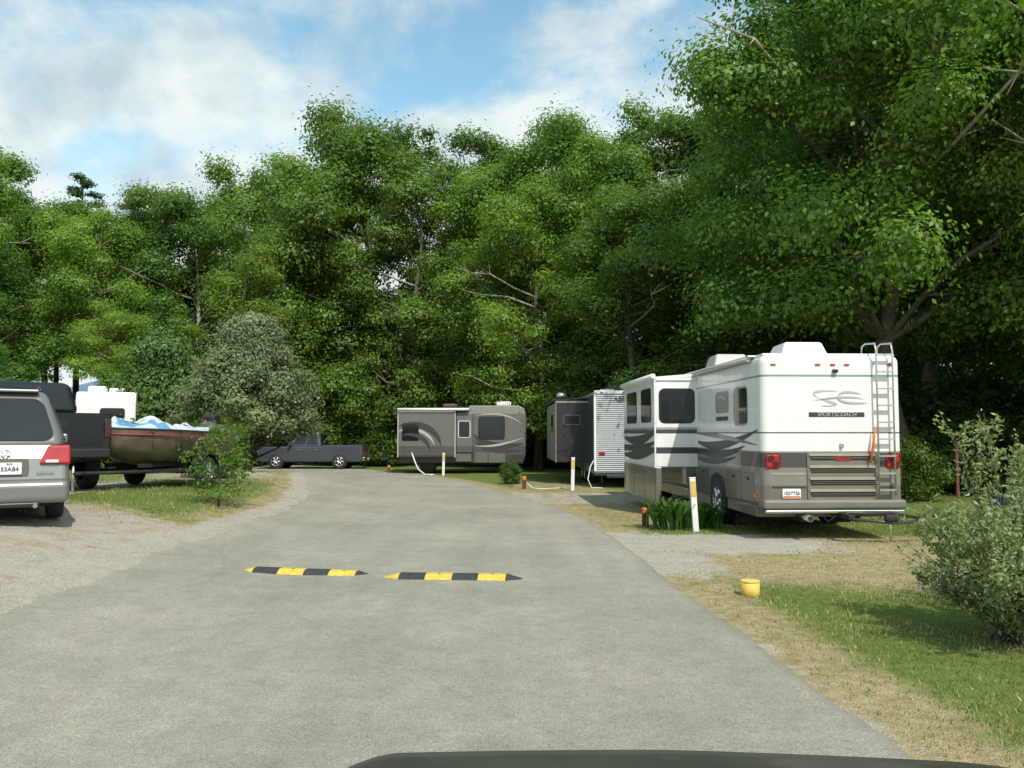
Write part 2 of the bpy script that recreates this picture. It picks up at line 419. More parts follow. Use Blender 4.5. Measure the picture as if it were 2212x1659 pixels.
def thr(attr, ns, amt, lo, hi):
    a = N.new('ShaderNodeAttribute'); a.attribute_name = attr
    m1 = N.new('ShaderNodeMath'); m1.operation = 'MULTIPLY_ADD'; m1.inputs[1].default_value = amt; L.new(ns.outputs['Fac'], m1.inputs[0])
    m2 = N.new('ShaderNodeMath'); m2.operation = 'ADD'; m2.inputs[1].default_value = -amt / 2
    L.new(a.outputs['Fac'], m1.inputs[2]); L.new(m1.outputs[0], m2.inputs[0])
    r = N.new('ShaderNodeMapRange'); r.inputs[1].default_value = lo; r.inputs[2].default_value = hi; L.new(m2.outputs[0], r.inputs[0]); return r.outputs[0]
n1 = noise(1.3, 9, 0.7); n2 = noise(60, 4, 0.7); n3 = noise(7, 8, 0.7); n4 = noise(2.6, 9, 0.72)
green = ramp(n3.outputs['Fac'], [(0.3, (0.085, 0.125, 0.030)), (0.5, (0.135, 0.185, 0.045)), (0.7, (0.21, 0.235, 0.08))])
dry = ramp(n3.outputs['Fac'], [(0.3, (0.22, 0.175, 0.09)), (0.5, (0.36, 0.29, 0.16)), (0.7, (0.49, 0.41, 0.25))])
vor = N.new('ShaderNodeTexVoronoi'); vor.inputs['Scale'].default_value = 65; L.new(tc.outputs['Object'], vor.inputs['Vector'])
vv = N.new('ShaderNodeSeparateColor'); L.new(vor.outputs['Color'], vv.inputs[0])
grav = ramp(vv.outputs[0], [(0.0, (0.20, 0.185, 0.155)), (0.3, (0.33, 0.31, 0.27)), (0.75, (0.43, 0.41, 0.36)), (1.0, (0.58, 0.56, 0.52))])
grav = mixc(0.5, grav, ramp(n4.outputs['Fac'], [(0.38, (0.38, 0.31, 0.21)), (0.6, (0.46, 0.42, 0.35))]))
c = mixc(thr('dry', n1, 1.6, 0.25, 0.8), green, dry)
c = mixc(thr('gravel', n4, 1.6, 0.36, 0.66), c, grav)
c = mixc(0.5, c, ramp(n2.outputs['Fac'], [(0.3, (0.6, 0.6, 0.6)), (0.6, (1.1, 1.1, 1.1)), (0.75, (1.4, 1.4, 1.4))]), 'MULTIPLY')
L.new(c, p.inputs['Base Color'])
bp = N.new('ShaderNodeBump'); bp.inputs['Strength'].default_value = 0.7; bp.inputs['Distance'].default_value = 0.02
ah = N.new('ShaderNodeMath'); ah.operation = 'ADD'; L.new(n2.outputs['Fac'], ah.inputs[0]); L.new(vor.outputs['Distance'], ah.inputs[1])
L.new(ah.outputs[0], bp.inputs['Height']); L.new(bp.outputs['Normal'], p.inputs['Normal'])
me = npmesh('ground', V, F, [gm]); attr_col(me, 'gravel', g_); attr_col(me, 'dry', d_)
me.polygons.foreach_set('use_smooth', np.ones(len(F), bool))
ground = addobj('ground', me); ground['kind'] = 'structure'; ground['label'] = 'patchy grass and gravel ground of a campground'; ground['category'] = 'ground'

# ------------------------------------------------------------------ road
rm = bpy.data.materials.new('weathered_asphalt'); nt, N, L = nodes_of(rm); p = N['Principled BSDF']; p.inputs['Roughness'].default_value = 0.85; p.inputs['Specular IOR Level'].default_value = 0.3
tc = N.new('ShaderNodeTexCoord')
n1 = noise(0.45, 8, 0.65); n2 = noise(90, 3, 0.8); n3 = noise(4, 9, 0.75); n5 = noise(26, 4, 0.8)
base = ramp(n1.outputs['Fac'], [(0.32, (0.235, 0.222, 0.187)), (0.5, (0.275, 0.26, 0.222)), (0.68, (0.32, 0.30, 0.26))])
base = mixc(0.6, base, ramp(n3.outputs['Fac'], [(0.3, (0.72, 0.72, 0.72)), (0.55, (1.02, 1.02, 1.0)), (0.75, (1.2, 1.18, 1.12))]), 'MULTIPLY')
base = mixc(0.9, base, ramp(n2.outputs['Fac'], [(0.3, (0.40, 0.40, 0.41)), (0.5, (1, 1, 1)), (0.7, (1.7, 1.64, 1.56))]), 'MULTIPLY')
base = mixc(0.6, base, ramp(n5.outputs['Fac'], [(0.28, (0.5, 0.5, 0.52)), (0.42, (1, 1, 1)), (0.75, (1.3, 1.3, 1.25))]), 'MULTIPLY')
wn = N.new('ShaderNodeTexNoise'); wn.inputs['Scale'].default_value = 1.2; wn.inputs['Detail'].default_value = 5; L.new(tc.outputs['Object'], wn.inputs['Vector'])
wm = N.new('ShaderNodeMix'); wm.data_type = 'RGBA'; wm.inputs[0].default_value = 0.25; L.new(tc.outputs['Object'], wm.inputs[6]); L.new(wn.outputs['Color'], wm.inputs[7])
vc = N.new('ShaderNodeTexVoronoi'); vc.feature = 'DISTANCE_TO_EDGE'; vc.inputs['Scale'].default_value = 0.21; L.new(wm.outputs[2], vc.inputs['Vector'])
base = mixc(0.18, base, ramp(vc.outputs['Distance'], [(0.0, (0.5, 0.5, 0.5)), (0.0015, (0.8, 0.8, 0.8)), (0.003, (1, 1, 1))]), 'MULTIPLY')
vs_ = N.new('ShaderNodeTexVoronoi'); vs_.inputs['Scale'].default_value = 0.9; vs_.inputs['Randomness'].default_value = 1.0; L.new(wm.outputs[2], vs_.inputs['Vector'])
base = mixc(0.6, base, ramp(vs_.outputs['Distance'], [(0.0, (0.6, 0.58, 0.54)), (0.04, (0.78, 0.77, 0.75)), (0.10, (1, 1, 1))]), 'MULTIPLY')
mps = N.new('ShaderNodeMapping'); mps.inputs['Scale'].default_value = (2.2, 0.12, 1); L.new(tc.outputs['Object'], mps.inputs[0])
nst = N.new('ShaderNodeTexNoise'); nst.inputs['Scale'].default_value = 1.0; nst.inputs['Detail'].default_value = 4; L.new(mps.outputs[0], nst.inputs['Vector'])
base = mixc(0.5, base, ramp(nst.outputs['Fac'], [(0.35, (0.86, 0.86, 0.86)), (0.55, (1, 1, 1)), (0.7, (1.1, 1.1, 1.08))]), 'MULTIPLY')
ea = N.new('ShaderNodeAttribute'); ea.attribute_name = 'edge'
base = mixc(ea.outputs['Fac'], base, (0.13, 0.125, 0.115))
L.new(base, p.inputs['Base Color'])
bp = N.new('ShaderNodeBump'); bp.inputs['Strength'].default_value = 0.6; bp.inputs['Distance'].default_value = 0.01
L.new(n2.outputs['Fac'], bp.inputs['Height']); L.new(bp.outputs['Normal'], p.inputs['Normal'])
nc = 40; V = []; E = []
jit = lambda s_, k: 0.05 * math.sin(s_ * 1.7 + k) + 0.035 * math.sin(s_ * 5.1 + 2 * k) + 0.02 * math.sin(s_ * 13.3 + k)
Lf = []; Rf = []
for q in range(len(Rp) - 1):
    for k in range(4):
        t = k / 4; Lf.append(Lp[q] * (1 - t) + Lp[q + 1] * t); Rf.append(Rp[q] * (1 - t) + Rp[q + 1] * t)
Lf = np.array(Lf); Rf = np.array(Rf); nr = len(Lf)
for q in range(nr):
    s_ = Lf[q][1] + Lf[q][0] * 0.3
    for k in range(nc + 1):
        u = k / nc
        P = Lf[q] * (1 - u) + Rf[q] * u
        if k == 0: P = P + np.array([jit(s_, 0) * 1.6, 0])
        if k == nc: P = P + np.array([jit(s_, 3) * 0.6, 0])
        z = h(P[0], P[1]) + 0.014 - (0.02 if k in (0, nc) else 0)
        V.append((P[0], P[1], z)); E.append(max(0, 1 - (1 - u) * 40) * 0.5)
i = np.arange((nr - 1) * nc); r_ = i // nc; c_ = i % nc; a_ = r_ * (nc + 1) + c_
F = np.stack([a_, a_ + 1, a_ + nc + 2, a_ + nc + 1], 1)
me = npmesh('road', V, F, [rm]); attr_col(me, 'edge', E); me.polygons.foreach_set('use_smooth', np.ones(len(F), bool))
road = addobj('road', me); road['kind'] = 'structure'; road['label'] = 'sun bleached asphalt campground road bending away'; road['category'] = 'road'

# distant hill + lake
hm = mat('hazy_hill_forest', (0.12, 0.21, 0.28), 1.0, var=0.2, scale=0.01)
V = []; F = []
hx = np.linspace(-2600, 2600, 90)
for k, x in enumerate(hx):
    zt = 150 + 45 * math.sin(x * 0.0021 + 1) + 25 * math.sin(x * 0.0063) + 8 * math.sin(x * 0.021)
    V += [(x, 1500, -2), (x, 1700, zt * 0.75), (x, 1900, zt), (x, 2300, -2)]
for k in range(len(hx) - 1):
    for j in range(3):
        a = k * 4 + j; F.append((a, a + 4, a + 5, a + 1))
hill = addobj('hill', npmesh('hill', V, F, [hm])); hill['kind'] = 'structure'; hill['label'] = 'hazy blue wooded ridge across the lake'; hill['category'] = 'hill'
wmt = mat('lake_water', (0.05, 0.09, 0.11), 0.12, var=0.2, scale=0.05, bump=0.3, bscale=0.8)
lake = addobj('water', npmesh('water', [(-1500, 95, 0.05), (1500, 95, 0.05), (1500, 1490, 0.05), (-1500, 1490, 0.05)], [(0, 1, 2, 3)], [wmt])); lake['kind'] = 'structure'; lake['label'] = 'calm lake beyond the trees'; lake['category'] = 'lake'

# ------------------------------------------------------------------ leaves & trees
def leaf_quads(P, Nrm, Lg, Wd, rg):
    n = len(P)
    rnd = rg.normal(size=(n, 3)); u = np.cross(Nrm, rnd); u /= np.linalg.norm(u, axis=1, keepdims=True) + 1e-9
    v = np.cross(Nrm, u); v /= np.linalg.norm(v, axis=1, keepdims=True) + 1e-9
    Lg = Lg[:, None] / 2; Wd = Wd[:, None] / 2
    a = P - u * Lg; b = P + v * Wd + u * Lg * 0.1; c = P + u * Lg; d = P - v * Wd + u * Lg * 0.1
    V = np.stack([a, b, c, d], 1).reshape(-1, 3)
    return V, np.arange(4 * n).reshape(n, 4)
def clump_leaves(centers, rads, per, size, rg, squash=0.6, up=0.5, shell=2.2, outw=1.1):
    Ps = []; Ns = []
    for c, r in zip(centers, rads):
        n = int(per * (r / 1.2) ** 2)
        d = rg.normal(size=(n, 3)); d /= np.linalg.norm(d, axis=1, keepdims=True)
        rr = r * rg.random(n) ** (1 / shell)
        lump = 1 + 0.28 * np.sin(d[:, 0] * 5 + c[0] * 3) * np.sin(d[:, 1] * 5 + c[1] * 3) + 0.2 * np.sin(d[:, 2] * 7 + c[2] * 3)
        P = d * (rr * lump)[:, None]; P[:, 2] *= squash; P[:, 2] -= 0.06 * (P[:, 0] ** 2 + P[:, 1] ** 2) / max(r, .1)
        Ps.append(P + np.array(c)); Nn = d * outw + rg.normal(size=(n, 3)) * 0.33; Nn[:, 2] += up; Ns.append(Nn)
    P = np.concatenate(Ps); Nn = np.concatenate(Ns); Nn /= np.linalg.norm(Nn, axis=1, keepdims=True) + 1e-9
    s = size * (0.6 + 0.8 * rg.random(len(P)))
    return leaf_quads(P, Nn, s, s * 0.66, rg)
def profile(t):
    return (np.sin(np.pi * np.clip(t, 0, 1) ** 0.75) ** 0.6) * (1 - 0.15 * t)
def make_tree(seed, H=20, R=4.8, zb=3.0, nl=19, per=600, size=0.185, rt=0.28, crad=1.3, barkm='bark', squash=0.68, dead=6):
    rg = np.random.default_rng(seed); b = B()
    top = np.array([rg.normal() * 0.5, rg.normal() * 0.5, H * 0.9])
    tp = [np.array([0, 0, -0.3]), np.array([0, 0, 0.5])]
    for t in (0.2, 0.4, 0.6, 0.8, 1.0):
        tp.append(top * t + np.array([rg.normal() * 0.25, rg.normal() * 0.25, 0]))
    rr = [rt * 1.5, rt * 1.08] + [rt * (1 - 0.88 * t) for t in (0.2, 0.4, 0.6, 0.8, 1.0)]
    b.tube(tp, rr, barkm, 9)
    def trunk_at(z):
        zs = [q[2] for q in tp]; return np.array([np.interp(z, zs, [q[0] for q in tp]), np.interp(z, zs, [q[1] for q in tp]), z])
    cs = []; rs = []
    for i in range(nl):
        t = (i + rg.random() * 0.6) / nl
        z1 = zb + (H * 0.97 - zb) * t
        rad = R * profile(t) * (0.72 + 0.5 * rg.random())
        az = i * 2.399 + rg.normal() * 0.3
        st = trunk_at(max(zb * 0.8, z1 - rad * 0.6 - 0.5))
        st = trunk_at(min(st[2], H * 0.85))
        en = np.array([math.cos(az) * rad + trunk_at(z1)[0], math.sin(az) * rad + trunk_at(z1)[1], z1])
        pts = []
        for k in range(6):
            u = k / 5; q = st * (1 - u) + en * u; q = q + np.array([0, 0, math.sin(u * math.pi) * rad * 0.08]) + rg.normal(size=3) * (0.16 if 0 < k < 5 else 0)
            pts.append(q)
        r0 = min(0.12, rt * 0.42) * (1 - 0.5 * t)
        b.tube(pts, [r0 * (1 - 0.8 * k / 5) for k in range(6)], barkm, 6, caps=False)
        cs.append(en); rs.append(crad * (0.8 + 0.5 * rg.random()))
        if R > 6: cs.append(pts[3] + rg.normal(size=3) * 0.5); rs.append(crad * (0.8 + 0.4 * rg.random()))
        ns = 3 + int(rg.random() * 3)
        for k in range(ns):
            u = 0.35 + 0.6 * rg.random(); q = pts[int(u * 5)]
            a2 = az + rg.normal() * 0.9; ln = R * (0.2 + 0.22 * rg.random())
            e2 = q + np.array([math.cos(a2) * ln, math.sin(a2) * ln, rg.normal() * 0.6 + 0.35])
            mid = (q + e2) / 2 + rg.normal(size=3) * 0.12
            b.tube([q, mid, e2], [r0 * 0.5, r0 * 0.33, r0 * 0.12], barkm, 5, caps=False)
            cs.append(e2); rs.append(crad * (0.6 + 0.6 * rg.random()))
    for i in range(dead):
        z1 = zb + (H * 0.75 - zb) * rg.random(); az = rg.random() * 6.283; rad = R * profile((z1 - zb) / (H - zb)) * 1.25
        st = trunk_at(z1 - 0.8); en = np.array([math.cos(az) * rad, math.sin(az) * rad, z1 + 0.9])
        pts = [st + (en - st) * u + rg.normal(size=3) * 0.2 * (0 < u < 1) for u in (0, 0.3, 0.55, 0.8, 1.0)]
        b.tube(pts, [0.08, 0.065, 0.052, 0.036, 0.012], 'barkpale', 5, caps=False)
        for q in pts[2:4]:
            for _ in range(2):
                b.tube([q, q + rg.normal(size=3) * 0.4 + np.array([math.cos(az) * .3, math.sin(az) * .3, 0.3])], [0.028, 0.008], 'barkpale', 4, caps=False)
    cs.append(tp[-1] + np.array([0, 0, H * 0.04])); rs.append(crad * 1.0)
    V, F = clump_leaves(cs, rs, per, size, rg, squash)
    V2, F2 = clump_leaves(cs, [r * 1.35 for r in rs], per * 0.07, size, rg, squash * 1.1, shell=6)
    V = np.concatenate([V, V2]); F = np.concatenate([F, F2 + len(F) * 4])
    crown = npmesh('crown', V, F, [M['leaf']])
    to = b.obj('trunk'); tm = to.data; bpy.data.objects.remove(to)
    return tm, crown
variants = [make_tree(11), make_tree(12, R=5.4, nl=20), make_tree(13, R=4.3, nl=16, crad=1.2), make_tree(14, R=5.0, zb=5.5, nl=17, barkm='barkpale'), make_tree(15, R=4.7, nl=20, crad=1.1, barkm='barkpale'),
            make_tree(16, R=4.6, zb=8.0, nl=15, crad=1.25)]
bigv = make_tree(21, H=20, R=7.0, zb=5.6, nl=32, per=900, size=0.148, rt=0.32, crad=1.32, dead=4)
G_T = 'broadleaf trees along the campground loop'
def place_tree(v, x, y, H, rz, sxy=1.0, tint=(1, 1, 1), Hv=20, name='broadleaf_tree', label='tall leafy green broadleaf tree at the campground edge', group=G_T, cat='tree'):
    e = thing(name, (x, y, h(x, y)), rz, label, cat, group); s = H / Hv
    tr = bpy.data.objects.new('trunk', v[0]); crn = bpy.data.objects.new('crown', v[1])
    for o in (tr, crn): COL.objects.link(o); o.parent = e; o.scale = (s * sxy, s * sxy, s)
    crn.color = (*tint, 1)
    return e
T = [(-11.2, 50, 19.6, 0), (-8.8, 52, 22.2, 1), (-5.2, 47, 17.8, 2), (-3.4, 54, 22.8, 4), (-0.4, 48, 18.8, 0), (2.3, 50, 20.6, 3), (4.7, 45, 18.6, 1),
     (7.3, 42.5, 18.9, 4), (10.5, 46, 20.2, 2), (9.6, 37, 15.6, 3), (13.2, 41, 21.5, 0), (16.5, 47, 23, 1), (17.5, 34, 22.5, 3), (21, 40, 24, 1), (24.5, 33, 22, 2), (19.0, 27.5, 19, 0),
     (-33.5, 48, 20.4, 1), (-30.0, 54, 17.6, 5), (-35.5, 56, 21.0, 3), (-24.6, 50, 15.8, 5), (-22.6, 55, 18.6, 5), (-19.5, 52, 17.0, 3), (-18.2, 57, 20.0, 1), (-13.9, 51, 18.0, 3),
     (-15.6, 45, 11.6, 2), (-20.6, 44, 8.6, 0), (-21.6, 33, 5.6, 4), (-29.5, 46, 12.4, 3), (1.3, 41.5, 15.0, 1), (5.4, 36.5, 13.0, 0)]
tints = [(1, 1, 1), (0.80, 0.88, 0.84), (1.12, 1.12, 0.95), (0.92, 1.0, 0.92), (1.25, 1.25, 1.0), (0.78, 0.86, 0.8)]
for k, (x, y, H_, v) in enumerate(T):
    tint = tints[(k * 5 + 2) % 6]
    if k in (19, 25): tint = (1.5, 1.45, 1.2)
    place_tree(variants[v], x, y, H_, (k * 77) % 360, 0.95 + 0.12 * ((k * 37) % 10) / 10 + (0.25 if H_ < 14 else 0), tint)
for k, x in enumerate(np.arange(-46, 44, 5.6)):
    y = 65 + 4 * math.sin(k * 1.9); r0 = x / y
    if -0.56 < r0 < -0.47: continue
    place_tree(variants[5 if r0 < -0.3 else (k * 3 + 1) % 5], x + 1.5 * math.sin(k * 3.1), y, 16.6 + 2.0 * math.sin(k * 2.3), (k * 131) % 360, 1.1, tints[(k * 3) % 6])
place_tree(bigv, 11.9, 25.2, 20.5, 40, 0.98, (1.1, 1.1, 1.05), label='very large broadleaf tree with dark trunk behind the motorhome')
place_tree(bigv, 17.0, 22.5, 18.5, 170, 0.9, (1.1, 1.12, 1.0), label='very large broadleaf tree shading the gravel sites')

def make_pine(seed, H=22):
    rg = np.random.default_rng(seed); b = B()
    b.tube([(0, 0, -0.3), (0.1, 0, H * 0.4), (0.0, 0.1, H * 0.75), (0, 0, H)], [0.26, 0.2, 0.12, 0.03], 'bark', 8)
    cs = []; rs = []
    for i in range(30):
        t = i / 30; z = H * (0.55 + 0.45 * t); rad = 2.4 * (1 - t) ** 0.7 * (0.6 + 0.6 * rg.random()) + 0.3; az = i * 2.399
        e = np.array([math.cos(az) * rad, math.sin(az) * rad, z + rad * 0.2])
        b.tube([(0, 0, z), tuple(e)], [0.05, 0.015], 'bark', 5, caps=False)
        cs.append(e); rs.append(0.6)
        cs.append(e * np.array([.55, .55, 1])); rs.append(0.45)
    V, F = clump_leaves(cs, rs, 900, 0.17, rg, 0.55)
    to = b.obj('trunk'); tm = to.data; bpy.data.objects.remove(to)
    return tm, npmesh('crown', V, F, [M['needle']])
pv = make_pine(5)
for x, y, H_ in ((-31.8, 61, 21.0), (-28.6, 63, 20.4), (-33.9, 62, 19), (-21.5, 60, 18.5)):
    place_tree(pv, x, y, H_, x * 50, 1, (0.9, 0.95, 0.95), Hv=22, name='pine_tree', label='slim tall pine rising above the broadleaf trees', group='pines behind the broadleaf trees')

def make_bush(seed, H, R, n, per, size, leafm, crad, rt=0.08, zb=0.3, tall=False, barkm='bark', squash=0.7, cone=1.5):
    rg = np.random.default_rng(seed); b = B(); cs = []; rs = []
    b.tube([(0, 0, -0.1), (0.02, 0.03, H * 0.4), (0, 0, H * 0.9)], [rt * 1.2, rt * 0.8, rt * 0.2], barkm, 8)
    for i in range(n):
        t = ((i + rg.random()) / n)
        z = zb + (H - zb) * t; pr = (np.sin(np.pi * (0.18 + 0.82 * t)) ** 0.7) if not tall else (1 - t ** cone) ** 0.85 * min(1, 0.75 + t * 2)
        rad = R * pr * (0.5 + 0.6 * rg.random()); az = i * 2.399 + rg.normal() * 0.2
        e = np.array([math.cos(az) * rad, math.sin(az) * rad, z])
        st = np.array([0, 0, max(0.05, z - rad * 0.5)])
        b.tube([st, (st + e) / 2 + np.array([0, 0, -0.05 * rad]), e], [rt * 0.35, rt * 0.22, rt * 0.08], barkm, 5, caps=False)
        cs.append(e); rs.append(crad * (0.6 + 0.7 * rg.random()))
        cs.append(e * np.array([0.55, 0.55, 1]) + np.array([0, 0, 0.1 * (H - zb) * (rg.random() - .5)])); rs.append(crad * (0.7 + 0.5 * rg.random()))
    V, F = clump_leaves(cs, rs, per, size, rg, squash, up=0.3)
    V2, F2 = clump_leaves(cs, [r * 1.4 for r in rs], per * 0.12, size, rg, squash, shell=6)
    V = np.concatenate([V, V2]); F = np.concatenate([F, F2 + len(F) * 4])
    to = b.obj('trunk'); tm = to.data; bpy.data.objects.remove(to)
    return tm, npmesh('crown', V, F, [M[leafm]])
jv = make_bush(31, 6.2, 3.55, 90, 2300, 0.12, 'juniper', 0.68, rt=0.17, zb=1.75, tall=True, cone=1.15)
place_tree(jv, -10.65, 33.8, 6.1, 0, 1.0, (1.0, 1.0, 0.95), Hv=6.2, name='juniper_tree', label='broad grey-green juniper beside the road bend', group=None)
jv2 = make_bush(32, 4.6, 2.5, 50, 1700, 0.13, 'juniper', 0.75, rt=0.14, zb=0.4, tall=True)
place_tree(jv2, -16.2, 38.5, 6.0, 160, 0.9, (0.6, 0.8, 0.4), Hv=4.6, name='juniper_tree', label='darker green conifer behind the grey-green juniper', group=None)
sv = [make_bush(41, 3.2, 2.0, 22, 800, 0.15, 'leaf', 0.75), make_bush(42, 3.0, 1.9, 22, 800, 0.15, 'leaf', 0.7)]
shr = [(-16.5, 47, 3.6), (-14.2, 49, 3.2), (-9.5, 48.6, 3.0), (-7.0, 46.5, 2.0), (-4.4, 51, 3), (-1.5, 47, 2.4), (1.0, 46, 2.6), (3.6, 44, 3.0), (1.2, 53, 3.5), (6.5, 38.5, 3.2), (9.0, 33, 3.0), (10.5, 29, 2.8), (13.8, 31, 3.4), (16.5, 29, 3.6), (10.6, 22.5, 1.5), (14.2, 25.5, 2.4), (17.5, 23.5, 3.0), (19, 20, 3.0), (13.2, 20.5, 1.5), (20.5, 31, 4), (12, 37, 4), (-19, 45, 3.2), (-8.0, 22.6, 1.5), (24, 27, 4), (-16, 33, 1.8), (-0.05, 30.2, 0.75)]
for k, (x, y, H_) in enumerate(shr):
    tt = tints[(k * 5) % 6]; kk = 0.8 if H_ < 1.6 and x < 1 else 0.6  # leaf tint scaled down to imitate the shade under the canopy
    place_tree(sv[k % 2], x, y, H_, k * 57, 1.2 if H_ > 1.6 else 0.9, tuple(c * kk for c in tt), Hv=3.1, name='shrub', label='leafy green undergrowth shrub below the trees', group='undergrowth shrubs under the trees', cat='shrub')
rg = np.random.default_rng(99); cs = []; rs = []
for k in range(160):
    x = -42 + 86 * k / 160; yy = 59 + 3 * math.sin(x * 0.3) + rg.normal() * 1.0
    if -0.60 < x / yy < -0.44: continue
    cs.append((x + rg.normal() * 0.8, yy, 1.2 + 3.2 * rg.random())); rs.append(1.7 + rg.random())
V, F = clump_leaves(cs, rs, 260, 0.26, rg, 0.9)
ug = addobj('undergrowth', npmesh('undergrowth', V, F, [M['leaf']])); ug['kind'] = 'stuff'; ug['label'] = 'dense undergrowth tinted dark as shade beneath the far trees'; ug['category'] = 'undergrowth'; ug.color = (0.45, 0.52, 0.48, 1)  # object tint paints the understory shade into the leaf colour

spv = make_bush(51, 1.9, 0.80, 24, 560, 0.08, 'leaf', 0.27, rt=0.03, zb=0.3, squash=0.7)
place_tree(spv, -5.72, 16.4, 1.6, 20, 1.05, (0.95, 1.0, 0.9), Hv=1.9, name='sapling', label='small leafy sapling on the grass island by the boat', group=None)

def silver_shrub(x, y, H, R, n, seed, label, spikes=6):
    rg = np.random.default_rng(seed); b = B(); P = []; Nn = []
    for i in range(n):
        az = rg.random() * 6.283; lean = R * math.sqrt(rg.random()); hh = H * (0.36 + 0.46 * rg.random()) * (1 - 0.30 * (lean / R) ** 2)
        if i < spikes: hh = H * (0.92 + 0.28 * rg.random()); lean = R * (0.1 + 0.75 * rg.random())
        elif i < spikes * 3: lean = R * (1.0 + 0.4 * rg.random()); hh = H * (0.35 + 0.35 * rg.random())
        p0 = np.array([rg.normal() * 0.10, rg.normal() * 0.10, 0]); p1 = np.array([math.cos(az) * lean * 0.35, math.sin(az) * lean * 0.35, hh * 0.5]); p2 = np.array([math.cos(az) * lean, math.sin(az) * lean, hh])
        pts = []
        for k in range(9):
            t = k / 8; pts.append(p0 * (1 - t) ** 2 + 2 * p1 * t * (1 - t) + p2 * t * t + rg.normal(size=3) * 0.015)
        b.tube(pts, [0.007 * (1 - 0.8 * k / 8) + 0.0012 for k in range(9)], 'bark', 5, caps=False)
        tw = [pts]
        for j in range(6):
            k0 = 2 + int(rg.random() * 6); q = pts[k0]; d = rg.normal(size=3) * 0.13; d[2] = abs(d[2]) + 0.10
            e = [q + d * s_ for s_ in (0, 0.5, 1.0)]; tw.append(e); b.tube(e, [0.003, 0.002, 0.001], 'bark', 4, caps=False)
        for w_ in tw:
            w_ = np.array(w_); m = 80 if len(w_) > 4 else 32
            t = (0.12 + 0.88 * rg.random(m)) * (len(w_) - 1) if len(w_) > 4 else rg.random(m) * 2
            i0 = np.minimum(t.astype(int), len(w_) - 2); fr = (t - i0)[:, None]
            q = w_[i0] * (1 - fr) + w_[i0 + 1] * fr
            P.append(q + rg.normal(size=(m, 3)) * 0.027); v = rg.normal(size=(m, 3)); v[:, 2] += 0.6; v[:, 1] -= 0.3; Nn.append(v)
    P = np.concatenate(P); Nn = np.concatenate(Nn); P[:, 2] = np.maximum(P[:, 2], 0.03); Nn /= np.linalg.norm(Nn, axis=1, keepdims=True)
    s = 0.05 * (0.65 + 0.7 * rg.random(len(P)))
    V, F = leaf_quads(P, Nn, s, s * 0.42, rg)
    e = thing('shrub', (x, y, h(x, y)), 0, label, 'shrub')
    part(e, 'stem', b); addobj('foliage', npmesh('foliage', V, F, [M['silverleaf']]), e)
silver_shrub(4.40, 7.3, 1.72, 0.92, 145, 61, 'silvery green shrub with upright stems on the grass', 13)
silver_shrub(5.5, 8.7, 1.6, 0.8, 80, 63, 'smaller silvery green shrub beside the larger one', 6)

def strap_plant(x, y, H, R, n, seed, label, wd=0.05):
    rg = np.random.default_rng(seed); V = []; F = []
    for i in range(n):
        az = rg.random() * 6.283; l = R * (0.3 + 0.7 * rg.random()); hh = H * (0.6 + 0.45 * rg.random())
        bx, by = rg.normal() * R * 0.28, rg.normal() * R * 0.2; side = np.array([-math.sin(az), math.cos(az), 0])
        k0 = len(V)
        for k in range(7):
            t = k / 6; c = np.array([bx + math.cos(az) * l * t ** 1.6, by + math.sin(az) * l * t ** 1.6, hh * (1.35 * t - 0.5 * t ** 3.0)])
            w = wd * (math.sin(math.pi * (0.12 + 0.88 * t)) + 0.03)
            V += [tuple(c - side * w), tuple(c + side * w)]
        for k in range(6):
            a = k0 + 2 * k; F.append((a, a + 1, a + 3, a + 2))
    o = addobj('lily_plant', npmesh('lily_plant', V, F, [M['strap']])); o.location = (x, y, h(x, y)); o['label'] = label; o['category'] = 'plant'
strap_plant(2.95, 15.9, 0.66, 0.6, 110, 71, 'clump of broad green strap leaves beside utility post', 0.035)
strap_plant(3.65, 16.1, 0.56, 0.5, 80, 72, 'clump of broad green strap leaves by the motorhome wheel', 0.035)

def grass(name, x0, x1, y0, y1, n, seed, hmin, hmax, label):
    rg = np.random.default_rng(seed); x = x0 + (x1 - x0) * rg.random(n); y = y0 + (y1 - y0) * rg.random(n) ** 1.3
    g, d = zone(x, y); off = (x > redge(y) + 0.03) | (x < ledge(y) - 0.15)
    pn = 0.5 + 0.25 * np.sin(x * 2.1 + np.sin(y * 1.7) * 2) + 0.25 * np.sin(y * 2.7 + np.sin(x * 3.1) * 2)
    keep = off & (g + 0.5 * (pn - 0.5) < 0.6) & (rg.random(n) < np.where(d > 0.5, 0.45, 1.0) * (0.4 + 0.6 * pn))
    x, y, d, pn = x[keep], y[keep], d[keep], pn[keep]; n = len(x)
    hh = (hmin + (hmax - hmin) * rg.random(n) ** 2) * np.where(d > 0.5, 0.75, 1.0)
    az = rg.random(n) * 6.283; w = 0.004 + 0.005 * rg.random(n); z = HT(x, y)
    lx = rg.normal(size=n) * 0.35 * hh; ly = rg.normal(size=n) * 0.35 * hh
    P0 = np.stack([x - np.cos(az) * w, y - np.sin(az) * w, z - 0.003], 1); P1 = np.stack([x + np.cos(az) * w, y + np.sin(az) * w, z - 0.003], 1)
    P2 = np.stack([x + lx, y + ly, z + hh], 1)
    V = np.stack([P0, P1, P2], 1).reshape(-1, 3); F = np.arange(3 * n).reshape(n, 3)
    dry = (d + 1.3 * (rg.random(n) - 0.5) + 0.9 * (pn - 0.5)) > 0.55
    me = npmesh(name, V, F, [GR, DR], dry.astype(int)); o = addobj(name, me); o['kind'] = 'stuff'; o['label'] = label; o['category'] = 'grass'
GR = leafmat('grass_blade', (0.10, 0.155, 0.035), (0.20, 0.26, 0.07), 0.3); DR = leafmat('dry_grass_blade', (0.32, 0.26, 0.14), (0.54, 0.45, 0.27), 0.3)
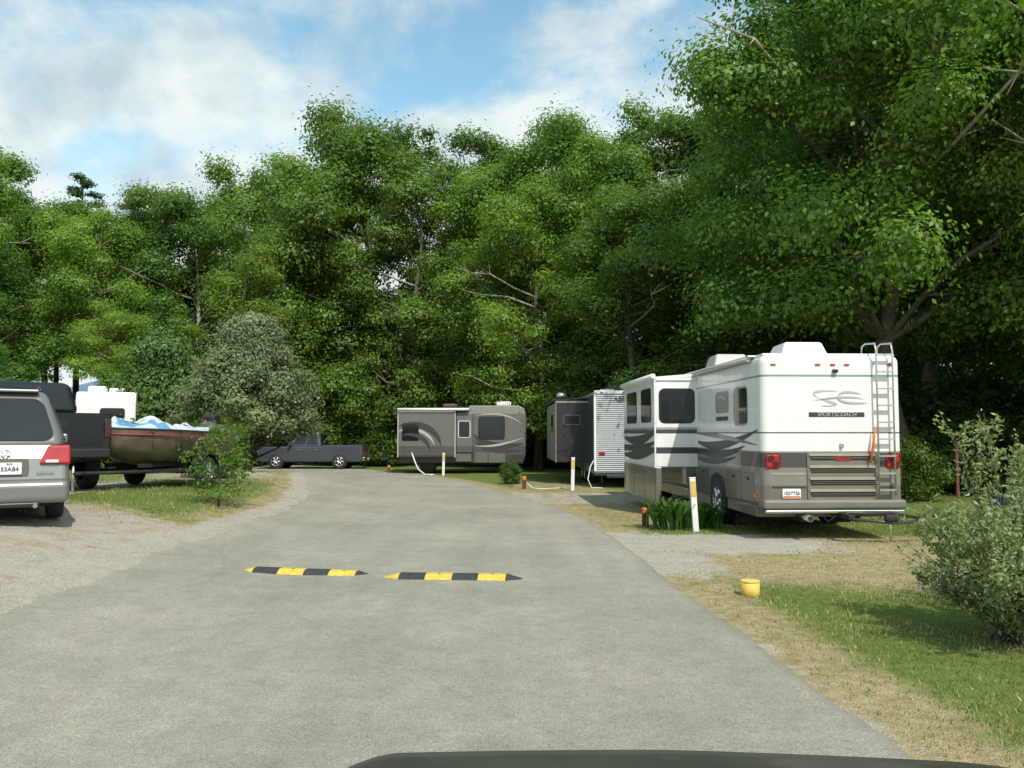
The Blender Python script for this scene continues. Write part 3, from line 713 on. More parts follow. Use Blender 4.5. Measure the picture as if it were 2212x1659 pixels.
grass('grass', 1.7, 8.5, 3.6, 19, 150000, 81, 0.012, 0.055, 'patchy green and straw grass verge by the road')
grass('grass', -11, -4.6, 12, 30, 60000, 82, 0.02, 0.08, 'green grass island beside the road')

rg = np.random.default_rng(5); n = 9000
x = np.concatenate([rg.uniform(1.6, 9, n // 2), rg.uniform(-9, -4.2, n // 2)]); y = np.concatenate([rg.uniform(9.5, 15.6, n // 2), rg.uniform(5.5, 16, n // 2)])
g, d = zone(x, y); k = (g > 0.5) & ((x > redge(y) + 0.02) | (x < ledge(y) + 0.15)); x, y = x[k], y[k]; n = len(x)
s = 0.005 + 0.012 * rg.random(n) ** 3; z = HT(x, y) + 0.004
oc = np.array([(1, 0, 0), (0, 1, 0), (-1, 0, 0), (0, -1, 0), (0, 0, 0.7), (0, 0, -0.7)]); of = np.array([(0, 1, 4), (1, 2, 4), (2, 3, 4), (3, 0, 4)])
V = (np.stack([x, y, z], 1)[:, None, :] + oc[None] * s[:, None, None] * (0.7 + 0.6 * rg.random((n, 6, 1)))).reshape(-1, 3)
F = (np.arange(n)[:, None, None] * 6 + of[None]).reshape(-1, 3)
st = addobj('gravel', npmesh('gravel', V, F, [mat('pebbles', (0.42, 0.40, 0.36), 0.9, var=0.35, scale=30)])); st['kind'] = 'stuff'; st['label'] = 'loose pale stones at the road edges'; st['category'] = 'gravel'

# ------------------------------------------------------------------ MOTORHOME
M['taupe'] = mat('taupe_metallic_paint', (0.21, 0.195, 0.165), 0.35, 0.35, var=0.08, coat=0.4)
M['taupelight'] = mat('light_taupe_trim', (0.38, 0.36, 0.32), 0.35, 0.3, var=0.08, coat=0.3)
def motorhome():
    x0, y0 = 5.43, 14.2
    e = thing('motorhome', (x0, y0, h(x0, y0) - 0.0), 2.3, 'large white and grey motorhome with slide-out open and rear ladder', 'motorhome')
    w = 1.21; Lg = 9.6
    b = B(); b.box(-w, w, 0.0, Lg, 0.50, 3.14, 'rv', bevel=0.13, seg=4)
    b.box(-w + 0.02, w - 0.02, 0.4, 2.1, 0.36, 0.56, 'rv', bevel=0.02)
    b.box(-w + 0.02, w - 0.02, 3.25, Lg - 0.2, 0.30, 0.56, 'rv', bevel=0.02)
    part(e, 'body', b)
    b = B(); b.box(-w + 0.06, w - 0.06, 0.08, Lg - 0.05, 3.12, 3.17, 'white', bevel=0.02)
    part(e, 'roof', b)
    b = B(); b.prism([(2.15, 0.35), (2.15, 0.75), (2.3, 0.95), (2.68, 1.03), (3.05, 0.95), (3.2, 0.75), (3.2, 0.35)], 'x', -w - 0.004, -w + 0.3, 'black'); part(e, 'wheel_arch', b)
    wheel(e, -w + 0.12, 2.68, 0.47, 0.28, -1, 'chrome'); wheel(e, w - 0.16, 2.68, 0.47, 0.28, 1, 'chrome')
    wheel(e, -w + 0.16, 8.3, 0.47, 0.28, -1, 'chrome'); wheel(e, w - 0.16, 8.3, 0.47, 0.28, 1, 'chrome')
    b = B(); b.box(-0.9, 0.9, 0.6, Lg - 1, 0.36, 0.5, 'black'); b.box(-0.5, -0.42, 0.1, 6, 0.3, 0.44, 'black'); b.box(0.42, 0.5, 0.1, 6, 0.3, 0.44, 'black')
    b.tube([(-0.75, 2.68, 0.47), (0.75, 2.68, 0.47)], 0.09, 'black'); part(e, 'chassis', b)
    b = B(); b.box(-w - 0.01, w + 0.01, -0.09, 0.25, 0.53, 0.69, 'taupe', bevel=0.045, seg=3); b.box(-w + 0.02, w - 0.02, -0.06, 0.2, 0.46, 0.52, 'chrome', bevel=0.02); part(e, 'bumper', b)
    for q0, q1 in ((-1.05, -0.47), (0.8, 1.07)):
        b = B(); b.panel(face('-y', 0, q0, q1, 1.10, 1.14), 'alu', r=0.015); part(e, 'trim', b)
        b = B(); b.panel(face('-y', 0, q0, q1, 0.88, 0.91), 'darkgrey'); part(e, 'trim', b)
    b = B(); b.panel(face('-y', 0, -0.45, 0.76, 0.68, 1.48), 'taupe', r=0.05, off=0.02, thick=0.03); lp = part(e, 'engine_door', b)
    for z0, z1 in ((1.35, 1.42), (1.14, 1.22), (0.93, 1.02), (0.74, 0.82)):
        b = B(); b.panel(face('-y', -0.02, -0.40, 0.71, z0, z1), 'black', r=0.04, off=0.006)
        for q in range(2):
            zz = z0 + 0.02 + q * (z1 - z0 - 0.03) / 2
            b.box(-0.39, 0.70, -0.04, -0.024, zz, zz + 0.01, 'greymetal')
        b.panel(face('-y', -0.02, -0.42, 0.73, z1, z1 + 0.045), 'taupelight', r=0.02, off=0.025, thick=0.03)
        part(lp, 'grille', b)
    b = B(); b.panel(face('-y', -0.02, 0.02, 0.30, 1.35, 1.41), 'red', r=0.03, off=0.02, thick=0.03); part(e, 'brake_light', b)
    b = B(); b.box(0.12, 0.18, -0.05, 0, 1.56, 1.64, 'alu', bevel=0.01); part(e, 'rear_latch', b)
    for sx in (-1, 1):
        b = B(); xx = sx * 1.03
        b.box(xx - 0.12, xx + 0.12, -0.03, 0.03, 1.21, 1.46, 'red', bevel=0.045, seg=3); tl = part(e, 'tail_light', b)
        for (cx, cz, rr) in ((xx - 0.04, 1.38, 0.055), (xx + 0.04, 1.29, 0.05)):
            q = B(); q.tube([(cx, -0.03, cz), (cx, -0.046, cz)], rr, 'darkred', 14); part(tl, 'lens', q)
    for cx in (-1.0, -0.23, 0.03, 0.27, 1.02):
        b = B(); b.box(cx - 0.045, cx + 0.045, -0.02, 0.01, 2.955, 2.985, 'red', bevel=0.008); part(e, 'marker_light', b)
    b = B(); b.box(0.02, 0.1, -0.07, 0.01, 2.83, 2.89, 'blackgloss', bevel=0.01); part(e, 'rear_camera', b)
    b = B(); b.panel(face('-y', 0, -0.88, -0.57, 0.71, 0.87), 'plate', r=0.015, off=0.02, thick=0.03)
    b.panel(face('-y', 0, -0.87, -0.58, 0.72, 0.75), 'orange', off=0.023, thick=0.002); pl = part(e, 'licence_plate', b)
    text(pl, 'plate_number', '1E37726', 0.078, (-0.725, -0.025, 0.795), (90, 0, 0), 'ink')
    b = B(); b.panel(face('-y', 0, -0.40, 0.56, 2.08, 2.16), 'darkgrey', r=0.01, off=0.006); lg = part(e, 'name_panel', b)
    text(lg, 'lettering', 'SPORTSCOACH', 0.095, (0.08, -0.012, 2.12), (90, 0, 0), 'embgrey', ext=0.002, shear=0.2)
    b = B(); 
    def em(p0, p1, p2, wd, k):
        pts = bez(p0, p1, p2, 20)
        b.ribbon(pts, [0.004 + 0.6 * wd * math.sin(math.pi * (j / 19)) ** 0.8 for j in range(20)], lambda a, z: (a, -0.005 - 0.002 * k, z), 'embgrey')
    em((0.12, 2.52), (-0.50, 2.54), (-0.22, 2.40), 0.06, 0); em((-0.22, 2.40), (-0.02, 2.33), (0.10, 2.30), 0.07, 1)
    em((0.10, 2.30), (0.02, 2.26), (-0.20, 2.27), 0.03, 2)
    em((0.52, 2.47), (0.16, 2.56), (0.10, 2.42), 0.06, 3); em((0.10, 2.42), (0.12, 2.30), (0.62, 2.32), 0.06, 4); em((-0.34, 2.36), (0.2, 2.46), (0.58, 2.39), 0.035, 5)
    part(e, 'emblem', b)
    b = B()
    for lx in (0.74, 1.02):
        b.tube([(lx, 0.45, 3.17), (lx, 0.42, 3.32), (lx, 0.30, 3.36), (lx, -0.06, 3.33), (lx, -0.10, 3.2), (lx, -0.10, 0.75)], 0.016, 'alu', 8)
        for z in (3.0, 1.9, 0.95): b.tube([(lx, -0.10, z), (lx, 0.02, z)], 0.013, 'alu', 6)
    for z in np.arange(0.85, 3.2, 0.285): b.box(0.74, 1.02, -0.12, -0.075, z - 0.012, z + 0.012, 'alu')
    part(e, 'ladder', b)
    b = B(); b.tube([(0.60, -0.09, 1.30), (0.66, -0.1, 1.62), (0.70, -0.1, 1.92)], [0.02, 0.026, 0.008], 'orange', 8); part(e, 'orange_strap', b)
    b = B(); b.tube([(-0.46, 0.5, 0.40), (-0.46, -0.14, 0.38)], 0.055, 'chrome', 14); b.tube([(-0.46, -0.13, 0.38), (-0.46, -0.145, 0.38)], 0.044, 'black', 14); part(e, 'exhaust_pipe', b)
    b = B(); b.box(0.1, 0.2, -0.35, 0.6, 0.38, 0.46, 'black', bevel=0.01)
    b.tube([(0.15, -0.3, 0.45), (0.75, -0.42, 0.50), (1.35, -0.3, 0.40)], 0.026, 'black'); b.tube([(0.15, -0.35, 0.39), (0.8, -0.45, 0.34), (1.35, -0.3, 0.34)], 0.026, 'darkgrey')
    b.box(0.65, 0.88, -0.5, -0.38, 0.36, 0.48, 'black', bevel=0.04); b.tube([(1.2, -0.35, 0.34), (1.5, -0.3, 0.5), (1.62, -0.2, 0.36)], 0.035, 'black'); b.tube([(0.75, -0.42, 0.05), (0.75, -0.42, 0.45)], 0.02, 'alu'); part(e, 'tow_bar', b)
    for lx in (-0.25, 0.55):
        b = B(); b.tube([(lx, -0.02, 0.47), (lx + .1, -0.1, 0.32), (lx + 0.25, -0.05, 0.42)], 0.008, 'black', 5); part(e, 'safety_chain', b)
    for q0 in (-1.0, 0.6):
        b = B(); b.box(q0, q0 + 0.4, 1.6, 1.63, 0.14, 0.45, 'black'); part(e, 'mud_flap', b)
    window(e, face('-x', -w, 0.75, 1.5, 1.98, 2.62), r=0.09, frame='alu', fw=0.035)
    b = B()
    def sw(p0, p1, p2, wd, m, k=0):
        pts = bez(p0, p1, p2)
        b.ribbon(pts, [wd * (0.12 + math.sin(math.pi * (0.08 + 0.92 * j / 15))) for j in range(16)], lambda yy, z: (-w - 0.006 - k * 0.003, yy, z), m)
    sw((4.1, 1.62), (2.5, 1.42), (0.2, 1.86), 0.15, 'darkgrey'); sw((4.1, 1.80), (2.6, 1.78), (0.25, 1.60), 0.08, 'greymetal', 1)
    sw((4.1, 1.44), (2.6, 1.26), (0.9, 1.58), 0.13, 'darkgrey', 2); sw((4.1, 1.28), (3, 1.16), (1.5, 1.36), 0.10, 'darkgrey', 3)
    part(e, 'side_stripe', b)
    b = B(); b.panel(face('-x', -w, 1.9, 2.7, 2.05, 2.13), 'darkgrey', r=0.01)
    b.panel(face('-x', -w, 1.85, 2.75, 2.2, 2.62), 'taupelight', r=0.1, off=0.002, thick=0.004)
    b.ribbon(bez((2.7, 2.45), (2.1, 2.65), (1.95, 2.3)), [0.01 + 0.06 * math.sin(math.pi * k / 15) for k in range(16)], lambda yy, z: (-w - 0.008, yy, z), 'embgrey'); part(e, 'side_emblem', b)
    for a0, a1 in ((0.45, 1.1), (1.15, 2.05), (3.3, 4.1)):
        b = B(); b.panel(face('-x', -w, a0, a1, 0.62, 1.12), 'greymetal', r=0.03, off=0.006); cd = part(e, 'storage_door', b)
        q = B(); q.panel(face('-x', -w, (a0 + a1) / 2 - 0.06, (a0 + a1) / 2 + 0.06, 0.98, 1.03), 'blackgloss', off=0.016, thick=0.012); part(cd, 'handle', q)
    sx = -2.12; sy0, sy1 = 4.2, 8.2
    b = B(); b.box(sx, -w + 0.05, sy0, sy1, 1.07, 3.0, 'slide', bevel=0.02); 
    b.box(sx, sx + 0.12, sy0 + 0.003, sy1 - 0.003, 0.28, 1.066, 'slide', bevel=0.01)
    so = part(e, 'slide_out', b, label='white slide-out room with dark stripes and black windows')
    b = B(); b.box(sx - 0.03, sx, sy0 - 0.03, sy1, 2.98, 3.03, 'whiteplastic', bevel=0.01); part(so, 'trim', b)
    b = B(); b.box(sx - 0.035, sx - 0.002, sy0 - 0.03, sy0 + 0.03, 1.05, 2.975, 'whiteplastic', bevel=0.008); part(so, 'trim', b)
    b = B(); b.box(sx, -w - 0.01, sy0 - 0.03, sy0 - 0.002, 2.96, 3.03, 'whiteplastic', bevel=0.008); part(so, 'trim', b)
    window(so, face('-y', sy0, sx + 0.1, -w - 0.07, 2.05, 2.76), r=0.1)
    window(so, face('-x', sx, sy0 + 0.5, sy0 + 1.6, 2.08, 2.8), r=0.08)
    window(so, face('-x', sx, sy0 + 2.2, sy0 + 3.5, 2.08, 2.8), r=0.08)
    b = B()
    for k, (za, zb_, zc, wd) in enumerate(((1.70, 1.5, 1.85, 0.16), (1.5, 1.36, 1.62, 0.12), (1.26, 1.22, 1.46, 0.16))):
        pts = [(sy1 - 0.1 - (sy1 - sy0 - 0.1) * t, (1 - t) ** 2 * za + 2 * t * (1 - t) * zb_ + t * t * zc) for t in np.linspace(0, 1, 14)]
        b.ribbon(pts, [wd * (0.4 + math.sin(math.pi * j / 13)) for j in range(14)], lambda yy, z, k=k: (sx - 0.004 - 0.002 * k, yy, z), 'darkgrey')
    part(so, 'side_stripe', b)
    for a0, a1 in ((4.3, 5.4), (5.5, 6.7), (6.8, 8.0)):
        b = B(); b.panel(face('-x', sx, a0, a1, 0.33, 1.0), 'greymetal', r=0.03, off=0.006); part(so, 'storage_door', b)
    b = B(); b.hexa([(sx - 0.02, sy0 + 0.05, 3.035), (-w, sy0 + 0.05, 3.05), (-w, sy1 - 0.05, 3.05), (sx - 0.02, sy1 - 0.05, 3.035)],
                    [(sx - 0.02, sy0 + 0.05, 3.045), (-w, sy0 + 0.05, 3.12), (-w, sy1 - 0.05, 3.12), (sx - 0.02, sy1 - 0.05, 3.045)], 'whiteplastic')
    b.tube([(sx - 0.05, sy0 - 0.02, 3.06), (sx - 0.05, sy1, 3.06)], 0.055, 'whiteplastic', 12); part(e, 'slide_awning', b)
    b = B(); b.tube([(-w - 0.05, 0.5, 3.1), (-w - 0.05, sy0 - 0.1, 3.1)], 0.045, 'tanlight', 10); b.box(-w - 0.07, -w + 0.1, 0.45, sy1, 3.135, 3.165, 'white', bevel=0.01); part(e, 'awning', b)
    def ac(cx, cy, m='white', s=1.0, dz=0.0):
        q = B(); q.hexa([(cx - 0.42 * s, cy - 0.35, 3.16), (cx + 0.42 * s, cy - 0.35, 3.16), (cx + 0.42 * s, cy + 0.5, 3.16), (cx - 0.42 * s, cy + 0.5, 3.16)],
                      [(cx - 0.33 * s, cy - 0.25, 3.38 + dz), (cx + 0.33 * s, cy - 0.25, 3.38 + dz), (cx + 0.33 * s, cy + 0.35, 3.36 + dz), (cx - 0.33 * s, cy + 0.35, 3.36 + dz)], m, bevel=0.04)
        o = part(e, 'air_conditioner', q); q = B()
        for k in range(5): q.box(cx - 0.25 * s, cx + 0.25 * s, cy - 0.335 + 0.012 * k, cy - 0.325 + 0.012 * k, 3.2 + 0.03 * k, 3.21 + 0.03 * k, 'darkgrey')
        part(o, 'vent_grille', q)
    ac(-0.25, 0.8, dz=0.04); ac(-0.6, 3.9, 'tanlight', 0.95, 0.12)
    b = B(); b.box(0.45, 0.95, 3.2, 3.7, 3.16, 3.26, 'dometan', bevel=0.03); part(e, 'roof_vent', b)
    b = B(); b.box(-1.225, -1.205, 0.3, 0.42, 0.7, 0.76, 'amber', bevel=0.004); part(e, 'side_marker', b)
motorhome()

# ------------------------------------------------------------------ TRAVEL TRAILER (corrugated)
M['darktruckmatte'] = mat('dark_slide_fibreglass', (0.022, 0.022, 0.024), 0.5, var=0.15)
def trailer():
    x0, y0 = 3.95, 28.0
    e = thing('travel_trailer', (x0, y0, h(x0, y0)), 1.0, 'white corrugated travel trailer with dark slide-out and awning', 'trailer')
    w = 1.2; Lg = 7.5
    b = B(); b.box(-w, w, 0, Lg, 0.45, 3.22, 'corr', bevel=0.05, seg=3); part(e, 'body', b)
    for sx in (-1, 1):
        b = B(); b.box(min(sx * (w + .012), sx * (w - .06)), max(sx * (w + .012), sx * (w - .06)), -0.012, 0.05, 0.55, 3.12, 'whiteplastic', bevel=0.01); part(e, 'trim', b)
    b = B(); b.box(-w, w, -0.014, 0.05, 3.14, 3.25, 'whiteplastic', bevel=0.02); part(e, 'trim', b)
    b = B(); b.box(-w - 0.01, w + 0.01, -0.015, 0.06, 0.42, 0.52, 'darkgrey'); part(e, 'trim', b)
    b = B(); b.panel(face('-x', -w, 0.1, 1.9, 0.6, 3.1), 'darkgrey', r=0.05); part(e, 'side_panel', b)
    b = B(); b.box(-2.35, -w + 0.02, 2.0, 7.2, 0.78, 2.95, 'darktruckmatte', bevel=0.03); so = part(e, 'slide_out', b, label='dark brown slide-out room')
    b = B(); b.box(-2.36, -2.33, 1.985, 2.03, 0.78, 2.95, 'tan'); part(so, 'trim', b)
    b = B(); b.box(-2.33, -w, 1.98, 2.02, 2.9, 2.98, 'tan'); part(so, 'trim', b)
    b = B(); b.panel(face('-x', -2.35, 2.05, 7.15, 0.8, 2.9), 'tan', off=0.005); part(so, 'side_panel', b)
    window(so, face('-y', 2.0, -2.05, -1.5, 2.15, 2.45), r=0.04, frame='greymetal'); window(so, face('-x', -2.355, 3.2, 4.4, 1.9, 2.5), r=0.05)
    b = B(); b.tube([(-2.4, 1.95, 3.0), (-2.4, 7.2, 3.0)], 0.06, 'blackgloss', 10); b.hexa([(-2.4, 2, 3.0), (-w, 2, 3.05), (-w, 7.2, 3.05), (-2.4, 7.2, 3.0)], [(-2.4, 2, 3.02), (-w, 2, 3.12), (-w, 7.2, 3.12), (-2.4, 7.2, 3.02)], 'darkgrey'); part(e, 'slide_awning', b)
    b = B(); b.box(-0.55, 0.35, 1.6, 2.5, 3.22, 3.48, 'brown', bevel=0.05); part(e, 'air_conditioner', b)
    b = B(); b.box(-0.9, -0.4, 0.8, 1.3, 3.22, 3.34, 'dometan', bevel=0.04); part(e, 'roof_vent', b)
    bm_ = bmesh.new(); bmesh.ops.create_uvsphere(bm_, u_segments=14, v_segments=8, radius=0.2); b = B(); b.merge(bm_, 'alu', Matrix.Translation((-2.0, 4.0, 3.25)) @ Matrix.Scale(0.7, 4, (0, 0, 1))); b.tube([(-2.0, 4, 3.05), (-2.0, 4, 3.2)], 0.05, 'blackgloss'); part(e, 'satellite_dish', b, smooth=True)
    text(e, 'lettering', 'ASPEN TRAIL', 0.26, (-0.56, -0.03, 2.96), (90, 0, 0), 'ink', align='LEFT', ext=0.004)
    for cx in (-0.95, 0.95):
        b = B(); b.box(cx - 0.1, cx + 0.1, -0.04, 0, 1.1, 1.2, 'red', bevel=0.01); part(e, 'tail_light', b)
    for cx in (-0.2, 0, 0.2, -0.95):
        b = B(); b.box(cx - 0.05, cx + 0.05, -0.03, 0, 3.17, 3.21, 'red'); part(e, 'marker_light', b)
    for yy in (3.6, 4.5):
        wheel(e, -w + 0.15, yy, 0.36, 0.22, -1, 'whiteplastic'); wheel(e, w - 0.15, yy, 0.36, 0.22, 1, 'whiteplastic')
    for cx in (-0.9, 0.9):
        for yy in (0.4, 7.0):
            b = B(); b.tube([(cx, yy, 0), (cx, yy, 0.45)], 0.035, 'darkgrey'); b.box(cx - 0.1, cx + 0.1, yy - 0.1, yy + 0.1, 0, 0.03, 'darkgrey'); part(e, 'stabiliser_jack', b)
    b = B(); b.box(-0.8, 0.8, -0.12, 0.02, 0.34, 0.44, 'darkgrey', bevel=0.01); part(e, 'bumper', b)
trailer()

# ------------------------------------------------------------------ BEIGE COACH, broadside
def coach():
    x0, y0 = -5.1, 38.0
    e = thing('motorhome', (x0, y0, 0), -1.0, 'beige motorhome with brown swooshes and slide-outs extended', 'motorhome')
    b = B()
    prof = [(0.15, 0.45), (5.6, 0.45), (5.72, 0.8), (5.75, 2.6), (5.65, 2.95), (5.4, 3.08), (3.2, 3.08), (3.1, 2.98), (0.1, 2.9), (0.02, 2.8), (0.0, 0.6)]
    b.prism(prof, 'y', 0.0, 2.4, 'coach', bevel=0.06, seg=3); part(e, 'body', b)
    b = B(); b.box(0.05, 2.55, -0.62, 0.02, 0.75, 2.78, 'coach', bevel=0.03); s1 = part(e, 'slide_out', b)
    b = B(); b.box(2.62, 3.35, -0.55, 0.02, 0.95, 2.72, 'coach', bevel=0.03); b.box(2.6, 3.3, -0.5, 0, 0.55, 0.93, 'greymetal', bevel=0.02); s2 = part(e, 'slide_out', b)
    b = B(); b.box(0.0, 2.6, -0.66, -0.6, 2.76, 2.84, 'whiteplastic', bevel=0.01); part(s1, 'trim', b)
    for q0 in (0.0, 2.55):
        b = B(); b.box(q0, q0 + .05, -0.64, 0, 0.75, 2.755, 'tanlight'); part(s1, 'trim', b)
    window(s1, face('-y', -0.62, 0.22, 0.95, 1.5, 2.25), r=0.06); window(s2, face('-y', -0.55, 2.74, 3.22, 1.65, 2.35), r=0.05, frame='whiteplastic')
    window(e, face('-y', 0, 3.6, 4.75, 1.55, 2.55), r=0.1); 
    b = B()
    for k, (cx, cz, r0, wd, a0, a1, m) in enumerate(((0.6, 1.15, 1.35, 0.24, 0.1, 2.0, 'darkgrey'), (0.55, 1.1, 1.12, 0.12, 0.2, 2.1, 'tanlight'), (0.5, 1.0, 0.96, 0.16, 0.0, 1.9, 'darkgrey'))):
        pts = [(cx + r0 * math.cos(t), cz + r0 * 0.8 * math.sin(t)) for t in np.linspace(a0, a1, 18)]
        b.ribbon(pts, [wd * (0.15 + math.sin(math.pi * j / 17)) for j in range(18)], lambda a, z, k=k: (a, -0.628 - k * 0.003, z), m)
    part(s1, 'swoosh', b)
    b = B()
    for k, (p0, p1, p2, wd, m) in enumerate((((3.4, 1.75), (3.9, 1.0), (5.6, 1.35), 0.28, 'darkgrey'), ((3.4, 1.45), (4.0, 0.9), (5.6, 1.05), 0.2, 'brown'), ((3.4, 1.25), (4.4, 1.15), (5.6, 1.62), 0.08, 'tanlight'), ((3.4, 2.6), (4.8, 2.9), (5.6, 2.2), 0.06, 'tanlight'))):
        b.ribbon(bez(p0, p1, p2, 14), [wd * (0.2 + math.sin(math.pi * j / 13)) for j in range(14)], lambda a, z, k=k: (a, -0.006 - 0.003 * k, z), m)
    part(e, 'swoosh', b)
    b = B(); b.tube([(0.0, -0.7, 2.88), (3.2, -0.7, 2.88)], 0.06, 'whiteplastic'); b.hexa([(0, -0.7, 2.86), (3.2, -0.7, 2.86), (3.2, 0, 2.93), (0, 0, 2.93)], [(0, -0.7, 2.88), (3.2, -0.7, 2.88), (3.2, 0, 2.97), (0, 0, 2.97)], 'tanlight'); part(e, 'slide_awning', b)
    for cx, m in ((4.7, 'white'), (2.2, 'brown')):
        b = B(); b.box(cx - 0.35, cx + 0.35, 0.9, 1.7, 2.98 if cx < 3 else 3.07, 3.3 if cx > 3 else 3.2, m, bevel=0.08); part(e, 'air_conditioner', b)
    for a0, a1 in ((3.4, 4.0), (4.05, 4.8)):
        b = B(); b.panel(face('-y', 0, a0, a1, 0.5, 0.95), 'greymetal', r=0.03); part(e, 'storage_door', b)
    for cx in (1.3, 5.0):
        wo = wheel(e, 0, 0, 0.40, 0.26, 1, 'darkgrey'); wo.rotation_euler = (0, 0, math.radians(-90)); wo.location = (cx, 0.16, 0.40)
    b = B(); b.box(0.3, 5.5, 0.3, 2.1, 0.38, 0.5, 'black'); part(e, 'chassis', b)
    b = B(); b.box(0.1, 0.16, -0.03, 0, 1.3, 1.5, 'red'); part(e, 'tail_light', b)
    b = B(); b.box(-1.0, 0.1, 0.8, 0.9, 0.6, 0.7, 'black'); b.box(-1.0, 0.1, 1.5, 1.6, 0.6, 0.7, 'black'); b.tube([(-0.95, 1.2, 0.65), (-0.95, 1.2, 1.25)], 0.03, 'blackgloss'); part(e, 'cargo_rack', b)
    h1 = thing('sewer_hose', (-4.45, 37.0, 0), 0, 'white hose looping from motorhome to the ground', 'hose')
    b = B(); b.tube([(0, 0.25, 0.95), (0.15, 0.05, 0.6), (0.35, -0.3, 0.25), (0.7, -0.8, 0.04), (1.1, -1.0, 0.04), (1.0, -1.3, 0.04)], 0.03, 'hose', 8); part(h1, 'pipe', b, smooth=True)
coach()

# ------------------------------------------------------------------ WHITE CAMPER far
def fifth():
    x0, y0 = -17.0, 35.0
    e = thing('travel_trailer', (x0, y0, h(x0, y0) + 0.1), 22, 'white travel trailer with roof vents and side slide-out', 'trailer')
    w = 1.15
    b = B(); b.prism([(0.0, 0.6), (0.05, 2.9), (0.25, 3.3), (7, 3.3), (7, 0.6)], 'x', -w, w, 'white', bevel=0.08, seg=3); part(e, 'body', b)
    b = B(); b.box(w - 0.02, w + 0.7, 1.6, 5.0, 0.9, 2.85, 'white', bevel=0.03); so = part(e, 'slide_out', b)
    window(so, face('-y', 1.6, w + 0.12, w + 0.58, 1.7, 2.4), r=0.05); window(so, face('+x', w + 0.7, 2.2, 3.4, 1.7, 2.4), r=0.05)
    window(e, face('-y', 0.02, -0.2, 0.7, 2.2, 2.6), r=0.08); window(e, face('+x', w, 0.4, 1.2, 1.8, 2.5), r=0.05)
    for cx, cy in ((-0.4, 1.0), (0.3, 2.6)):
        b = B(); b.box(cx - 0.35, cx + 0.35, cy - 0.4, cy + 0.4, 3.28, 3.58, 'white', bevel=0.08); part(e, 'air_conditioner', b)
    for yy in (3.2, 4.1):
        wheel(e, -w + 0.15, yy, 0.38, 0.22, -1); wheel(e, w - 0.15, yy, 0.38, 0.22, 1)
    b = B(); b.box(-1, 1, 0.2, 7, 0.5, 0.62, 'black'); part(e, 'chassis', b)
    b = B(); b.ribbon([(0.1, 1.2), (1.2, 1.35), (2.5, 1.15)], [0.05, 0.2, 0.03], lambda a, z: (w + 0.005, a, z), 'tan'); part(e, 'side_stripe', b)
    b = B(); b.panel(face('-y', 0.0, -w + 0.1, w - 0.1, 0.95, 1.05), 'greymetal', off=0.01); part(e, 'rear_stripe', b)
    for cx in (-0.95, 0.95):
        b = B(); b.box(cx - 0.07, cx + 0.07, -0.03, 0.03, 1.1, 1.35, 'red', bevel=0.01); part(e, 'tail_light', b)
fifth()

